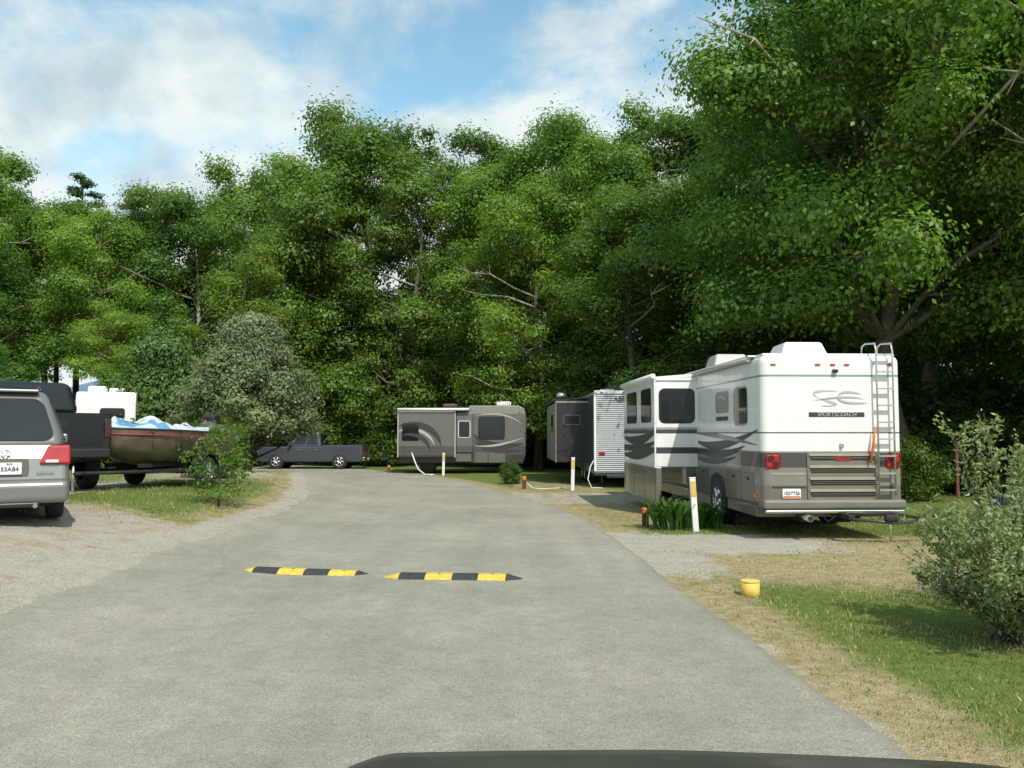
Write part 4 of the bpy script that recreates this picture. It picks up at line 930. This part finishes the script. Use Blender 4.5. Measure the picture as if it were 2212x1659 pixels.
# ------------------------------------------------------------------ PICKUPS
def pickup(name, loc, rz, paint, label, Lg=5.6, hw=0.98, zroof=1.9, zbelt=1.25, r=0.4, lift=0.0, zbed=1.25, bump='chrome', tlm='red', cabbev=0.07):
    e = thing(name, loc, rz, label, 'pickup truck')
    wy1, wy2 = 1.15, Lg - 0.95; zb = 0.38 + lift
    prof = [(0.0, zb + 0.1), (0.1, zb)] + arch(wy1, r + 0.09, zb) + arch(wy2, r + 0.09, zb) + [(Lg - 0.12, zb), (Lg, zb + 0.2), (Lg - 0.02, 1.0 + lift), (Lg - 0.18, 1.12 + lift), (Lg - 1.5, zbelt), (2.05, zbelt), (2.05, zbed), (0.02, zbed)]
    b = B(); b.prism(prof, 'x', -hw, hw, paint, bevel=0.06, seg=3); part(e, 'body', b)
    ya, yb = 2.08, Lg - 1.42
    bt = [(-hw + 0.03, ya, zbelt - 0.02), (hw - 0.03, ya, zbelt - 0.02), (hw - 0.03, yb, zbelt - 0.02), (-hw + 0.03, yb, zbelt - 0.02)]
    tp = [(-hw + 0.2, ya + 0.18, zroof), (hw - 0.2, ya + 0.18, zroof), (hw - 0.2, yb - 0.75, zroof), (-hw + 0.2, yb - 0.75, zroof)]
    b = B(); b.hexa(bt, tp, paint, bevel=cabbev, seg=4); part(e, 'cab', b)
    bt = [Vector(p) for p in bt]; tp = [Vector(p) for p in tp]
    q = B(); q.panel([bt[0], bt[1], tp[1], tp[0]], 'glass', off=0.01, r=0.05, uv=(0.1, 0.9, 0.15, 0.85)); part(e, 'rear_window', q)
    q = B(); q.panel([bt[2], bt[3], tp[3], tp[2]], 'glass', off=0.01, r=0.05, uv=(0.06, 0.94, 0.1, 0.92)); part(e, 'windscreen', q)
    for u0, u1 in ((0.10, 0.44), (0.48, 0.86)):
        q = B(); q.panel([bt[1], bt[2], tp[2], tp[1]], 'glass', off=0.01, r=0.04, uv=(u0, u1, 0.14, 0.86)); part(e, 'side_window', q)
        q = B(); q.panel([bt[3], bt[0], tp[0], tp[3]], 'glass', off=0.01, r=0.04, uv=(1 - u1, 1 - u0, 0.14, 0.86)); part(e, 'side_window', q)
    for sx in (-1, 1):
        wheel(e, sx * (hw - 0.13), wy1, r, 0.27, sx); wheel(e, sx * (hw - 0.13), wy2, r, 0.27, sx)
        q = B(); q.box(min(sx * (hw - 0.02), sx * (hw + 0.25)), max(sx * (hw - 0.02), sx * (hw + 0.25)), yb - 0.35, yb - 0.22, zbelt + 0.03, zbelt + 0.25, paint, bevel=0.03); part(e, 'wing_mirror', q)
        q = B(); q.box(sx * (hw - 0.09) - 0.07, sx * (hw - 0.09) + 0.07, -0.02, 0.05, zbed - 0.5, zbed - 0.12, tlm, bevel=0.015); part(e, 'tail_light', q)
        q = B(); q.box(sx * (hw - 0.22) - 0.17, sx * (hw - 0.22) + 0.17, Lg - 0.14, Lg + 0.012, 0.84 + lift, 1.0 + lift, 'plate', bevel=0.02); part(e, 'headlight', q)
        for a0, a1 in ((ya + 0.12, ya + 0.95), (ya + 1.0, yb - 0.28)):
            q = B(); f_ = '+x' if sx > 0 else '-x'; q.panel(face(f_, sx * hw, a0, a1, zb + 0.12, zbelt - 0.06), paint, r=0.05, off=0.006); dd = part(e, 'door', q)
            q = B(); q.panel(face(f_, sx * (hw + 0.006), a0 + 0.05, a0 + 0.22, zbelt - 0.18, zbelt - 0.14), 'chrome' , off=0.02, thick=0.02); part(dd, 'handle', q)
    q = B(); q.box(-hw + 0.06, hw - 0.06, -0.14, 0.0, zb + 0.05, zb + 0.24, bump, bevel=0.03); part(e, 'rear_bumper', q)
    q = B(); q.box(-hw + 0.03, hw - 0.03, Lg - 0.06, Lg + 0.06, zb + 0.02, zb + 0.25, paint, bevel=0.03); part(e, 'front_bumper', q)
    q = B(); q.panel(face('-y', 0, -hw + 0.2, hw - 0.2, zb + 0.3, zbed - 0.04), paint, r=0.04, off=0.012, thick=0.02); tg = part(e, 'tailgate', q)
    q = B(); q.panel(face('-y', -0.012, -0.15, 0.15, zbed - 0.28, zbed - 0.16), 'blackgloss', r=0.02, off=0.012); part(tg, 'handle', q)
    q = B(); q.panel(face('-y', -0.14, -0.15, 0.15, zb + 0.08, zb + 0.2), 'plate', off=0.005); part(e, 'licence_plate', q)
    q = B(); q.box(-hw + 0.3, hw - 0.3, 0.4, Lg - 0.5, zb - 0.06, zb + 0.02, 'black'); q.tube([(-hw + .2, wy1, r), (hw - .2, wy1, r)], 0.07, 'black'); part(e, 'chassis', q)
    return e
pickup('pickup_truck', (-7.55, 43.3, h(-7.5, 43.3)), 88, 'greytruck', 'dark slate pickup truck parked across the road bend', Lg=5.35, hw=0.92, zroof=1.88, zbelt=1.15, r=0.40, zbed=1.22)
tx, ty = -9.0, 16.6
pickup('pickup_truck', (tx, ty, h(tx, ty)), 43, 'darktruck', 'tall black pickup truck parked beyond the minivan', Lg=5.8, hw=1.02, zroof=2.32, zbelt=1.64, r=0.48, lift=0.26, zbed=1.60, bump='blackgloss', tlm='darkred', cabbev=0.14)

# ------------------------------------------------------------------ MINIVAN
def minivan():
    x0, y0 = -6.98, 11.2
    e = thing('minivan', (x0, y0, h(x0, y0)), 32, 'silver minivan with roof rack seen from behind on gravel', 'minivan')
    hw = 0.96; Lg = 4.7; r = 0.34; zb = 0.27
    prof = [(0.0, 0.42), (0.05, zb + 0.02)] + arch(0.95, r + 0.07, zb) + arch(3.75, r + 0.07, zb) + [(Lg - 0.1, zb), (Lg, 0.5), (Lg - 0.15, 0.85), (Lg - 1.15, 1.05), (0.12, 1.08), (0.03, 0.9), (-0.03, 0.62)]
    b = B(); b.prism(prof, 'x', -hw, hw, 'silver', bevel=0.09, seg=4); part(e, 'body', b)
    zt = 1.86; bt = [(-hw + 0.015, 0.07, 1.04), (hw - 0.015, 0.07, 1.04), (hw - 0.015, Lg - 1.1, 1.03), (-hw + 0.015, Lg - 1.1, 1.03)]
    tp = [(-hw + 0.27, 0.6, zt), (hw - 0.27, 0.6, zt), (hw - 0.28, Lg - 2.05, zt), (-hw + 0.28, Lg - 2.05, zt)]
    b = B(); b.hexa(bt, tp, 'silver', bevel=0.15, seg=6); cb_ = part(e, 'cabin', b, smooth=True)
    bt = [Vector(p) for p in bt]; tp = [Vector(p) for p in tp]
    q = B(); q.panel([bt[0], bt[1], tp[1], tp[0]], 'glass', off=0.012, r=0.16, uv=(0.07, 0.93, 0.12, 0.84)); rw = part(e, 'rear_window', q)
    q = B(); a = bt[0].lerp(bt[1], 0.5) + Vector((0, -0.005, 0.13)); q.tube([tuple(a), tuple(a + Vector((-0.5, 0.08, 0.12)))], 0.012, 'blackgloss', 6); part(rw, 'wiper', q)
    for u0, u1 in ((0.05, 0.30), (0.33, 0.6), (0.63, 0.88)):
        q = B(); q.panel([bt[1], bt[2], tp[2], tp[1]], 'glass', off=0.01, r=0.05, uv=(u0, u1, 0.12, 0.85)); part(e, 'side_window', q)
        q = B(); q.panel([bt[3], bt[0], tp[0], tp[3]], 'glass', off=0.01, r=0.05, uv=(1 - u1, 1 - u0, 0.12, 0.85)); part(e, 'side_window', q)
    q = B(); q.panel([bt[2], bt[3], tp[3], tp[2]], 'glass', off=0.01, r=0.05, uv=(0.06, 0.94, 0.1, 0.92)); part(e, 'windscreen', q)
    q = B(); q.box(-hw + 0.38, hw - 0.38, 0.48, 0.74, zt - 0.035, zt + 0.005, 'silver', bevel=0.015); part(e, 'spoiler', q)
    for sx in (-1, 1):
        q = B(); q.tube([(sx * (hw - 0.35), 0.75, zt - 0.01), (sx * (hw - 0.35), 0.85, zt + 0.06), (sx * (hw - 0.35), 2.3, zt + 0.06), (sx * (hw - 0.35), 2.4, zt - 0.01)], 0.02, 'blackgloss', 8); part(e, 'roof_rail', q)
        wheel(e, sx * (hw - 0.12), 0.95, r, 0.22, sx); wheel(e, sx * (hw - 0.12), 3.75, r, 0.22, sx)
        xo, xi, xt = sx * (hw + 0.008), sx * (hw - 0.38), sx * (hw - 0.26)
        def srt(a, b_, y1, y2, z): 
            lo, hi = min(a, b_), max(a, b_); return [(lo, y1, z), (hi, y1, z), (hi, y2, z), (lo, y2, z)]
        q = B(); q.hexa(srt(xo, xi, -0.035, 0.20, 0.82), srt(xo, xt, 0.03, 0.30, 1.08), 'red', bevel=0.03, seg=3)
        tl = part(e, 'tail_light', q)
        q = B(); q.box(sx * (hw - 0.22) - 0.08, sx * (hw - 0.22) + 0.08, -0.042, -0.01, 0.84, 0.88, 'plate', bevel=0.008); part(tl, 'reversing_lens', q)
        q = B(); q.box(min(sx * hw, sx * (hw + 0.2)), max(sx * hw, sx * (hw + 0.2)), 3.3, 3.4, 1.08, 1.24, 'silver', bevel=0.03); part(e, 'wing_mirror', q)
    q = B(); q.box(-hw - 0.005, hw + 0.005, -0.10, 0.3, 0.29, 0.60, 'silver', bevel=0.09, seg=5); part(e, 'rear_bumper', q, smooth=False)
    q = B(); q.box(-0.6, 0.6, -0.08, 0.1, 0.24, 0.31, 'blackgloss', bevel=0.02); q.tube([(0.55, 0.2, 0.27), (0.55, -0.1, 0.26)], 0.03, 'chrome', 10); part(e, 'exhaust_pipe', q)
    q = B(); q.box(-0.8, 0.8, 0.4, 4.3, 0.22, 0.32, 'black'); part(e, 'chassis', q)
    q = B(); q.panel(face('-y', -0.03, -0.40, 0.46, 0.665, 0.90), 'greymetal', r=0.03, off=0.004); part(e, 'plate_recess', q)
    q = B(); q.panel(face('-y', -0.045, 0.09, 0.38, 0.69, 0.85), 'plate', r=0.01, off=0.012, thick=0.02); pl = part(e, 'licence_plate', q)
    text(pl, 'plate_number', '53AB4', 0.078, (0.24, -0.063, 0.76), (90, 0, 0), 'ink'); text(pl, 'plate_heading', 'OHIO', 0.028, (0.235, -0.063, 0.83), (90, 0, 0), 'redink')
    q = B()
    cx, cz = 0.18, 0.975
    for rx, rz_ in ((0.065, 0.045), (0.025, 0.043), (0.045, 0.018)):
        q.tube([(cx + rx * math.cos(t), -0.015, cz + (0.012 if rx == 0.045 else 0) + rz_ * math.sin(t)) for t in np.linspace(0, 2 * math.pi, 20)], 0.006, 'chrome', 5, caps=False)
    part(e, 'emblem', q)
    text(e, 'lettering', 'SIENNA', 0.06, (0.66, -0.035, 0.70), (90, 0, 0), 'chrome')
minivan()

# ------------------------------------------------------------------ BOAT on trailer
M['redrust2'] = mat('red_hull_stripe', (0.28, 0.04, 0.035), 0.5)
def boat():
    x0, y0 = -8.0, 18.9; z0 = h(x0, y0)
    rz = 180 - 18
    e = thing('boat', (x0, y0, z0 - 0.06), rz, 'bass boat with red stripe under pale blue and white cover', 'boat')
    e.scale = (1.0, 0.85, 1)
    st = np.linspace(-2.0, 2.0, 15); b = B(); t = bmesh.new(); rings = []
    def hwid(s): u = (s + 2.0) / 4.0; return 0.93 * (1 - max(0, (u - 0.55) / 0.45) ** 2.2 * 0.92)
    def gun(s): return 1.24 + 0.12 * (s + 2.0) / 4.0
    for s in st:
        u = (s + 2.0) / 4.0; wd = hwid(s); kz = 0.54 + 0.40 * max(0, (u - 0.6) / 0.4) ** 2; gz = gun(s)
        ring = [(-wd, gz), (-wd * 0.97, gz - 0.12), (-wd * 0.84, kz + 0.24), (-wd * 0.5, kz + 0.07), (0, kz), (wd * 0.5, kz + 0.07), (wd * 0.84, kz + 0.24), (wd * 0.97, gz - 0.12), (wd, gz)]
        rings.append([t.verts.new((x, s, z)) for x, z in ring])
    for i in range(len(rings) - 1):
        for k in range(8): f = t.faces.new((rings[i][k], rings[i][k + 1], rings[i + 1][k + 1], rings[i + 1][k])); f.smooth = True
    t.faces.new(rings[0]); t.faces.new(rings[-1][::-1]); b.merge(t, 'hull'); part(e, 'hull', b)
    for sx in (-1, 1):
        b = B(); b.tube([(sx * (hwid(s) + 0.002), s, gun(s) - 0.12) for s in st], 0.016, 'redrust2', 6); part(e, 'red_stripe', b)
        b = B(); b.tube([(sx * (hwid(s) + 0.002), s, gun(s)) for s in st], 0.022, 'darkgrey', 6); part(e, 'gunwale', b)
    rg = np.random.default_rng(3); t = bmesh.new(); g = []
    st2 = np.linspace(-1.95, 1.95, 34)
    for s in st2:
        row = []
        for k in range(19):
            u = -1 + 2 * k / 18; z = gun(s) + 0.02 + (0.17 * (1 - u * u) + 0.08 * math.sin(s * 5 + u * 4) * (1 - u * u)) * (0.8 + 0.3 * math.sin(s * 2.3)) + rg.normal() * 0.035 * (1 - u * u)
            row.append(t.verts.new((u * (hwid(s) * 0.97), s * 0.99, z)))
        g.append(row)
    for i in range(len(g) - 1):
        for k in range(18): f = t.faces.new((g[i][k], g[i + 1][k], g[i + 1][k + 1], g[i][k + 1])); f.smooth = True
    b = B(); b.merge(t, 'tarpwhite'); b.mi('tarpblue'); b.mi('hull')
    o = part(e, 'cover', b)
    for p_ in o.data.polygons:
        cx_, cy_ = p_.center.x, p_.center.y
        if 0.9 < cy_ + 0.35 * math.sin(cx_ * 7) < 1.35: p_.material_index = 1
        if cy_ < -1.2 + 0.3 * math.sin(cx_ * 5): p_.material_index = 2
    for s in (-1.2, -0.4, 0.4, 1.15):
        b = B(); b.tube([(-hwid(s) - 0.02, s, 0.95), (-hwid(s) - 0.03, s, 1.25), (-0.5 * hwid(s), s, 1.44), (0, s, 1.50), (0.5 * hwid(s), s, 1.44), (hwid(s) + 0.03, s, 1.25), (hwid(s) + 0.02, s + 0.1, 0.95)], 0.01, 'black', 5); part(e, 'strap', b)
    b = B(); b.box(-0.17, 0.17, -2.4, -2.02, 1.25, 1.72, 'blackgloss', bevel=0.08, seg=3); b.box(-0.07, 0.07, -2.3, -2.1, 0.7, 1.3, 'blackgloss', bevel=0.02); part(e, 'outboard_motor', b)
    t_ = thing('boat_trailer', (x0, y0, z0), rz, 'dark two wheeled trailer carrying the covered boat', 'trailer')
    t_.scale = (0.98, 0.85, 1)
    b = B()
    for sx in (-1, 1):
        b.box(sx * 0.72 - 0.03, sx * 0.72 + 0.03, -2.1, 1.2, 0.34, 0.42, 'black'); b.tube([(sx * 0.72, 1.2, 0.38), (0, 2.4, 0.38)], 0.04, 'black', 6); b.box(sx * 0.45 - 0.05, sx * 0.45 + 0.05, -1.9, 1.2, 0.46, 0.54, 'black')
        b.box(sx * 0.45 - 0.03, sx * 0.45 + 0.03, -1.0, -0.94, 0.4, 0.5, 'black')
    for yy in (-2.05, -0.3, 1.1): b.box(-0.75, 0.75, yy - 0.03, yy + 0.03, 0.345, 0.415, 'black')
    b.tube([(0, 2.3, 0.38), (0, 2.7, 0.38)], 0.04, 'black', 8); b.tube([(-0.98, -0.5, 0.31), (0.98, -0.5, 0.31)], 0.03, 'black')
    part(t_, 'frame', b)
    for sx in (-1, 1):
        wheel(t_, sx * 1.0, -0.5, 0.33, 0.2, sx)
        b = B(); pts = [(-0.5 + 0.42 * math.cos(a), 0.34 + 0.42 * math.sin(a)) for a in np.linspace(0.15, math.pi - 0.15, 12)]
        pin = [(-0.5 + 0.38 * math.cos(a), 0.34 + 0.38 * math.sin(a)) for a in np.linspace(math.pi - 0.15, 0.15, 12)]
        b.prism(pts + pin, 'x', sx * 1.0 - 0.13, sx * 1.0 + 0.13, 'blackgloss'); part(t_, 'mudguard', b)
    b = B(); b.tube([(0.12, 2.6, 0.0), (0.12, 2.6, 0.55)], 0.03, 'alu', 8); part(t_, 'jack', b)
boat()

# ------------------------------------------------------------------ SPEED BUMPS
def speed_bump(cx, cy, rz, Lb=1.72):
    segs = [0, 0.115, 0.305, 0.5, 0.685, 0.885, 1.0]
    cols = ['bumpyellow', 'bumpblack', 'bumpyellow', 'bumpblack', 'bumpyellow', 'bumpblack']
    z = h(cx, cy)
    slope = math.atan((h(cx - 0.86, cy) - h(cx + 0.86, cy)) / 1.72)
    e = thing('speed_bump', (cx, cy, z + 0.016), rz, 'rubber speed bump with alternating yellow and black segments', 'speed bump', 'speed bumps across the road')
    e.rotation_euler = (0, slope, math.radians(rz))
    half = 0.16; prof = [(-half, 0.0), (-half * 0.93, 0.014), (-half * 0.5, 0.042), (-0.05, 0.052), (0.05, 0.052), (half * 0.5, 0.042), (half * 0.93, 0.014), (half, 0.0)]
    for i in range(6):
        xa = -Lb / 2 + Lb * segs[i] + (0.002 if i else 0); xb = -Lb / 2 + Lb * segs[i + 1] - 0.002
        sa = 0.25 if i == 0 else 1; sb = 0.25 if i == 5 else 1; ha = 0.12 if i == 0 else 1; hb = 0.12 if i == 5 else 1
        b = B(); t = bmesh.new()
        A = [t.verts.new((xa, y * sa, zz * ha)) for y, zz in prof]; C_ = [t.verts.new((xb, y * sb, zz * hb)) for y, zz in prof]
        for k in range(len(prof) - 1): t.faces.new((A[k], C_[k], C_[k + 1], A[k + 1]))
        t.faces.new(A); t.faces.new(C_[::-1]); bmesh.ops.recalc_face_normals(t, faces=t.faces)
        b.merge(t, cols[i])
        if 0 < i < 5:
            xm = (xa + xb) / 2; b.tube([(xm, 0, 0.046), (xm, 0, 0.055)], 0.018, 'black', 10)
        part(e, 'end_cap' if i in (0, 5) else 'segment', b)
speed_bump(-2.64, 10.85, -3.5); speed_bump(-0.73, 10.5, -4.5)

# ------------------------------------------------------------------ POSTS
def upost(x, y, H, tilt, label):
    e = thing('utility_post', (x, y, h(x, y)), 5, label, 'marker post', 'white and yellow utility posts')
    e.rotation_euler = (math.radians(2), math.radians(tilt), 0.1)
    b = B(); b.box(-0.055, 0.055, -0.03, 0.03, -0.1, H, 'whiteplastic', bevel=0.012); part(e, 'post', b)
    b = B(); b.box(-0.045, 0.045, -0.037, -0.031, H * 0.66, H * 0.95, 'yellow', bevel=0.002); part(e, 'reflector', b)
    b = B(); b.box(-0.06, 0.06, -0.035, 0.035, H, H + 0.02, 'whiteplastic', bevel=0.008); part(e, 'cap', b)
upost(3.38, 15.5, 0.98, -4, 'white marker post with yellow panel leaning beside strap leaves')
upost(1.92, 26.7, 1.03, 1, 'white marker post with yellow panel by the trailer')
upost(-2.97, 36.3, 0.95, 1, 'white marker post with yellow panel by the beige motorhome')
def spost(x, y, H, m, label):
    e = thing('hydrant_post', (x, y, h(x, y)), 10, label, 'water post', 'short red and orange water posts')
    b = B(); b.box(-0.055, 0.055, -0.055, 0.055, -0.05, H * 0.7, 'redrust', bevel=0.01); part(e, 'post', b)
    b = B(); b.box(-0.06, 0.06, -0.06, 0.06, H * 0.7, H, m, bevel=0.015); part(e, 'cap', b)
    b = B(); b.tube([(0.05, 0, H * 0.55), (0.12, 0, H * 0.55), (0.13, 0, H * 0.45)], 0.012, 'chrome', 6); part(e, 'tap', b)
spost(2.58, 16.3, 0.37, 'orange', 'short rust red water post with orange cap')
spost(0.40, 27.4, 0.42, 'orange', 'short rust red water post with orange cap')
spost(-5.6, 38.2, 0.36, 'orange', 'short rust red water post with orange cap')
h1 = thing('water_hose', (0.45, 27.3, h(.45, 27.3)), 0, 'white water hose lying on the grass', 'hose')
b = B(); b.tube([(0.05, 0, 0.2), (0.2, -0.1, 0.05), (0.5, -0.3, 0.03), (0.8, -0.1, 0.03), (1.1, 0.2, 0.03), (1.3, 0.1, 0.03)], 0.014, 'hose', 6); part(h1, 'pipe', b, smooth=True)
h2 = thing('water_hose', (2.55, 27.6, h(2.5, 27.6)), 0, 'white hose curving down from the trailer', 'hose')
b = B(); b.tube([(0.3, 0.6, 1.1), (0.05, 0.3, 0.7), (-0.05, 0.1, 0.3), (0.05, -0.1, 0.04), (0.4, -0.2, 0.03)], 0.018, 'hose', 6); part(h2, 'pipe', b, smooth=True)
e = thing('pipe_stub', (2.66, 9.45, h(2.66, 9.45)), 0, 'yellow painted pipe stub sticking out of the grass', 'pipe')
b = B(); b.tube([(0, 0, -0.05), (0, 0, 0.16)], 0.103, 'yellow', 24, caps=True); part(e, 'pipe', b)
b = B(); b.tube([(0, 0, 0.15), (0, 0, 0.166)], 0.106, 'yellow', 24); part(e, 'cap', b)
e = thing('steel_post', (7.95, 15.0, h(7.95, 15)), 0, 'thin rust red steel post by the shrub', 'post')
b = B(); b.box(-0.022, 0.022, -0.022, 0.022, -0.1, 1.6, 'redrust', bevel=0.005); part(e, 'post', b)
b = B(); b.box(-0.028, 0.028, -0.028, 0.028, 1.6, 1.62, 'redrust', bevel=0.006); part(e, 'cap', b)
e = thing('storage_tote', (10.1, 17.0, h(10.1, 17)), 15, 'blue plastic storage tote on the ground', 'storage box')
b = B(); b.hexa([(-0.35, -0.22, 0), (0.35, -0.22, 0), (0.35, 0.22, 0), (-0.35, 0.22, 0)], [(-0.4, -0.27, 0.5), (0.4, -0.27, 0.5), (0.4, 0.27, 0.5), (-0.4, 0.27, 0.5)], 'blueplastic', bevel=0.03); part(e, 'bin', b)
b = B(); b.box(-0.43, 0.43, -0.3, 0.3, 0.5, 0.55, 'blueplastic', bevel=0.015); part(e, 'lid', b)

# ------------------------------------------------------------------ observer car's bonnet
e = thing('parked_car', (0.3, 0.0, 0.056), 0, 'dark olive car bonnet at the edge of the road view', 'car')
t = bmesh.new(); g = []
for iy, yy in enumerate((0.7, 1.0, 1.3, 1.5, 1.62, 1.70, 1.76)):
    row = []
    for ix in range(49):
        xx = -0.86 + 1.76 * ix / 48
        fx = 0.085 * float(sstep(0.52, 0.80, -xx)) if xx < 0 else 0.05 * max(0, (abs(xx) - 0.55) / 0.34) ** 2
        cz = 1.143 - fx - 0.022 * max(0, xx) / 0.8
        dz = (0, 0, 0, 0, 0.006, 0.025, 0.07)[iy]
        row.append(t.verts.new((xx, yy - 0.06 * xx * xx, cz - dz - 0.01 * (1.5 - yy if yy < 1.5 else 0))))
    g.append(row)
for i in range(len(g) - 1):
    for k in range(48): f = t.faces.new((g[i][k], g[i][k + 1], g[i + 1][k + 1], g[i + 1][k])); f.smooth = True
b = B(); b.merge(t, 'olive'); part(e, 'bonnet', b)
b = B(); b.box(-0.84, 0.88, 0.7, 1.66, 0.35, 1.0, 'olive', bevel=0.08, seg=3); part(e, 'body', b)
for sx in (-0.78, 0.82): 
    wo = wheel(e, sx, 1.1, 0.33, 0.2, -1 if sx < 0 else 1); wo.location.z = 0.33 - 0.056

# ------------------------------------------------------------------ light, sky, camera
SE, SA = 50.0, 22.0
sd = Vector((math.sin(math.radians(SA)) * math.cos(math.radians(SE)), -math.cos(math.radians(SA)) * math.cos(math.radians(SE)), math.sin(math.radians(SE))))
sl = bpy.data.lights.new('sun', 'SUN'); sl.energy = 4.3; sl.angle = math.radians(0.5); sl.color = (1.0, 0.94, 0.83)
so = bpy.data.objects.new('sun', sl); COL.objects.link(so); so.rotation_euler = sd.to_track_quat('Z', 'Y').to_euler()
w = bpy.data.worlds.new('World'); scene.world = w; w.use_nodes = True; N = w.node_tree.nodes; L = w.node_tree.links
bg = N['Background']; bg.inputs['Strength'].default_value = 0.1
sk = N.new('ShaderNodeTexSky'); sk.sky_type = 'NISHITA'; sk.sun_disc = False; sk.sun_elevation = math.radians(SE); sk.sun_rotation = math.radians(180 - SA)
tc = N.new('ShaderNodeTexCoord'); sp = N.new('ShaderNodeSeparateXYZ'); L.new(tc.outputs['Generated'], sp.inputs[0])
def mth(op, a, b=None, c=None):
    m = N.new('ShaderNodeMath'); m.operation = op
    for i, v in enumerate((a, b, c)):
        if v is None: continue
        if isinstance(v, (int, float)): m.inputs[i].default_value = v
        else: L.new(v, m.inputs[i])
    return m.outputs[0]
zz = mth('ADD', mth('MAXIMUM', sp.outputs['Z'], 0.0), 0.45)
cb = N.new('ShaderNodeCombineXYZ'); L.new(mth('DIVIDE', sp.outputs['X'], zz), cb.inputs[0]); L.new(mth('DIVIDE', sp.outputs['Y'], zz), cb.inputs[1])
def wn(scale, det, rough, off, dist=0.0):
    mp = N.new('ShaderNodeMapping'); mp.inputs['Location'].default_value = off; L.new(cb.outputs[0], mp.inputs[0])
    n = N.new('ShaderNodeTexNoise'); n.inputs['Scale'].default_value = scale; n.inputs['Detail'].default_value = det; n.inputs['Roughness'].default_value = rough; n.inputs['Distortion'].default_value = dist
    L.new(mp.outputs[0], n.inputs['Vector']); return n.outputs['Fac']
cov0 = wn(3.0, 12, 0.58, (3.1, 1.7, 0), 0.15)
hz = mth('MULTIPLY', mth('MAXIMUM', mth('SUBTRACT', 0.40, sp.outputs['Z']), 0.0), 1.35)
cov = mth('ADD', cov0, hz)
cr_ = N.new('ShaderNodeMapRange'); cr_.interpolation_type = 'SMOOTHSTEP'; cr_.inputs[1].default_value = 0.44; cr_.inputs[2].default_value = 0.62; L.new(cov, cr_.inputs[0])
shade = wn(4.6, 12, 0.60, (7.3, 2.2, 0), 0.2)
rp = N.new('ShaderNodeValToRGB'); L.new(shade, rp.inputs[0]); el = rp.color_ramp.elements
el[0].position = 0.36; el[0].color = (5.4, 6.7, 7.3, 1); el[1].position = 0.56; el[1].color = (8.6, 9.5, 9.4, 1)
mx = N.new('ShaderNodeMix'); mx.data_type = 'RGBA'; L.new(cr_.outputs[0], mx.inputs[0])
sb = N.new('ShaderNodeMix'); sb.data_type = 'RGBA'; sb.blend_type = 'MULTIPLY'; sb.inputs[0].default_value = 1; sb.inputs[7].default_value = (2.2, 2.65, 2.2, 1)
L.new(sk.outputs[0], sb.inputs[6]); L.new(sb.outputs[2], mx.inputs[6]); L.new(rp.outputs[0], mx.inputs[7]); L.new(mx.outputs[2], bg.inputs['Color'])

cam = bpy.data.cameras.new('camera'); cam.sensor_width = 36; cam.lens = 29.4; cam.clip_end = 8000; cam.clip_start = 0.05
co = bpy.data.objects.new('camera', cam); COL.objects.link(co); co.location = (0, 0, 1.8); co.rotation_euler = (math.radians(93.4), 0, 0)
scene.camera = co
scene.view_settings.view_transform = 'Standard'; scene.view_settings.look = 'None'; scene.view_settings.exposure = 0
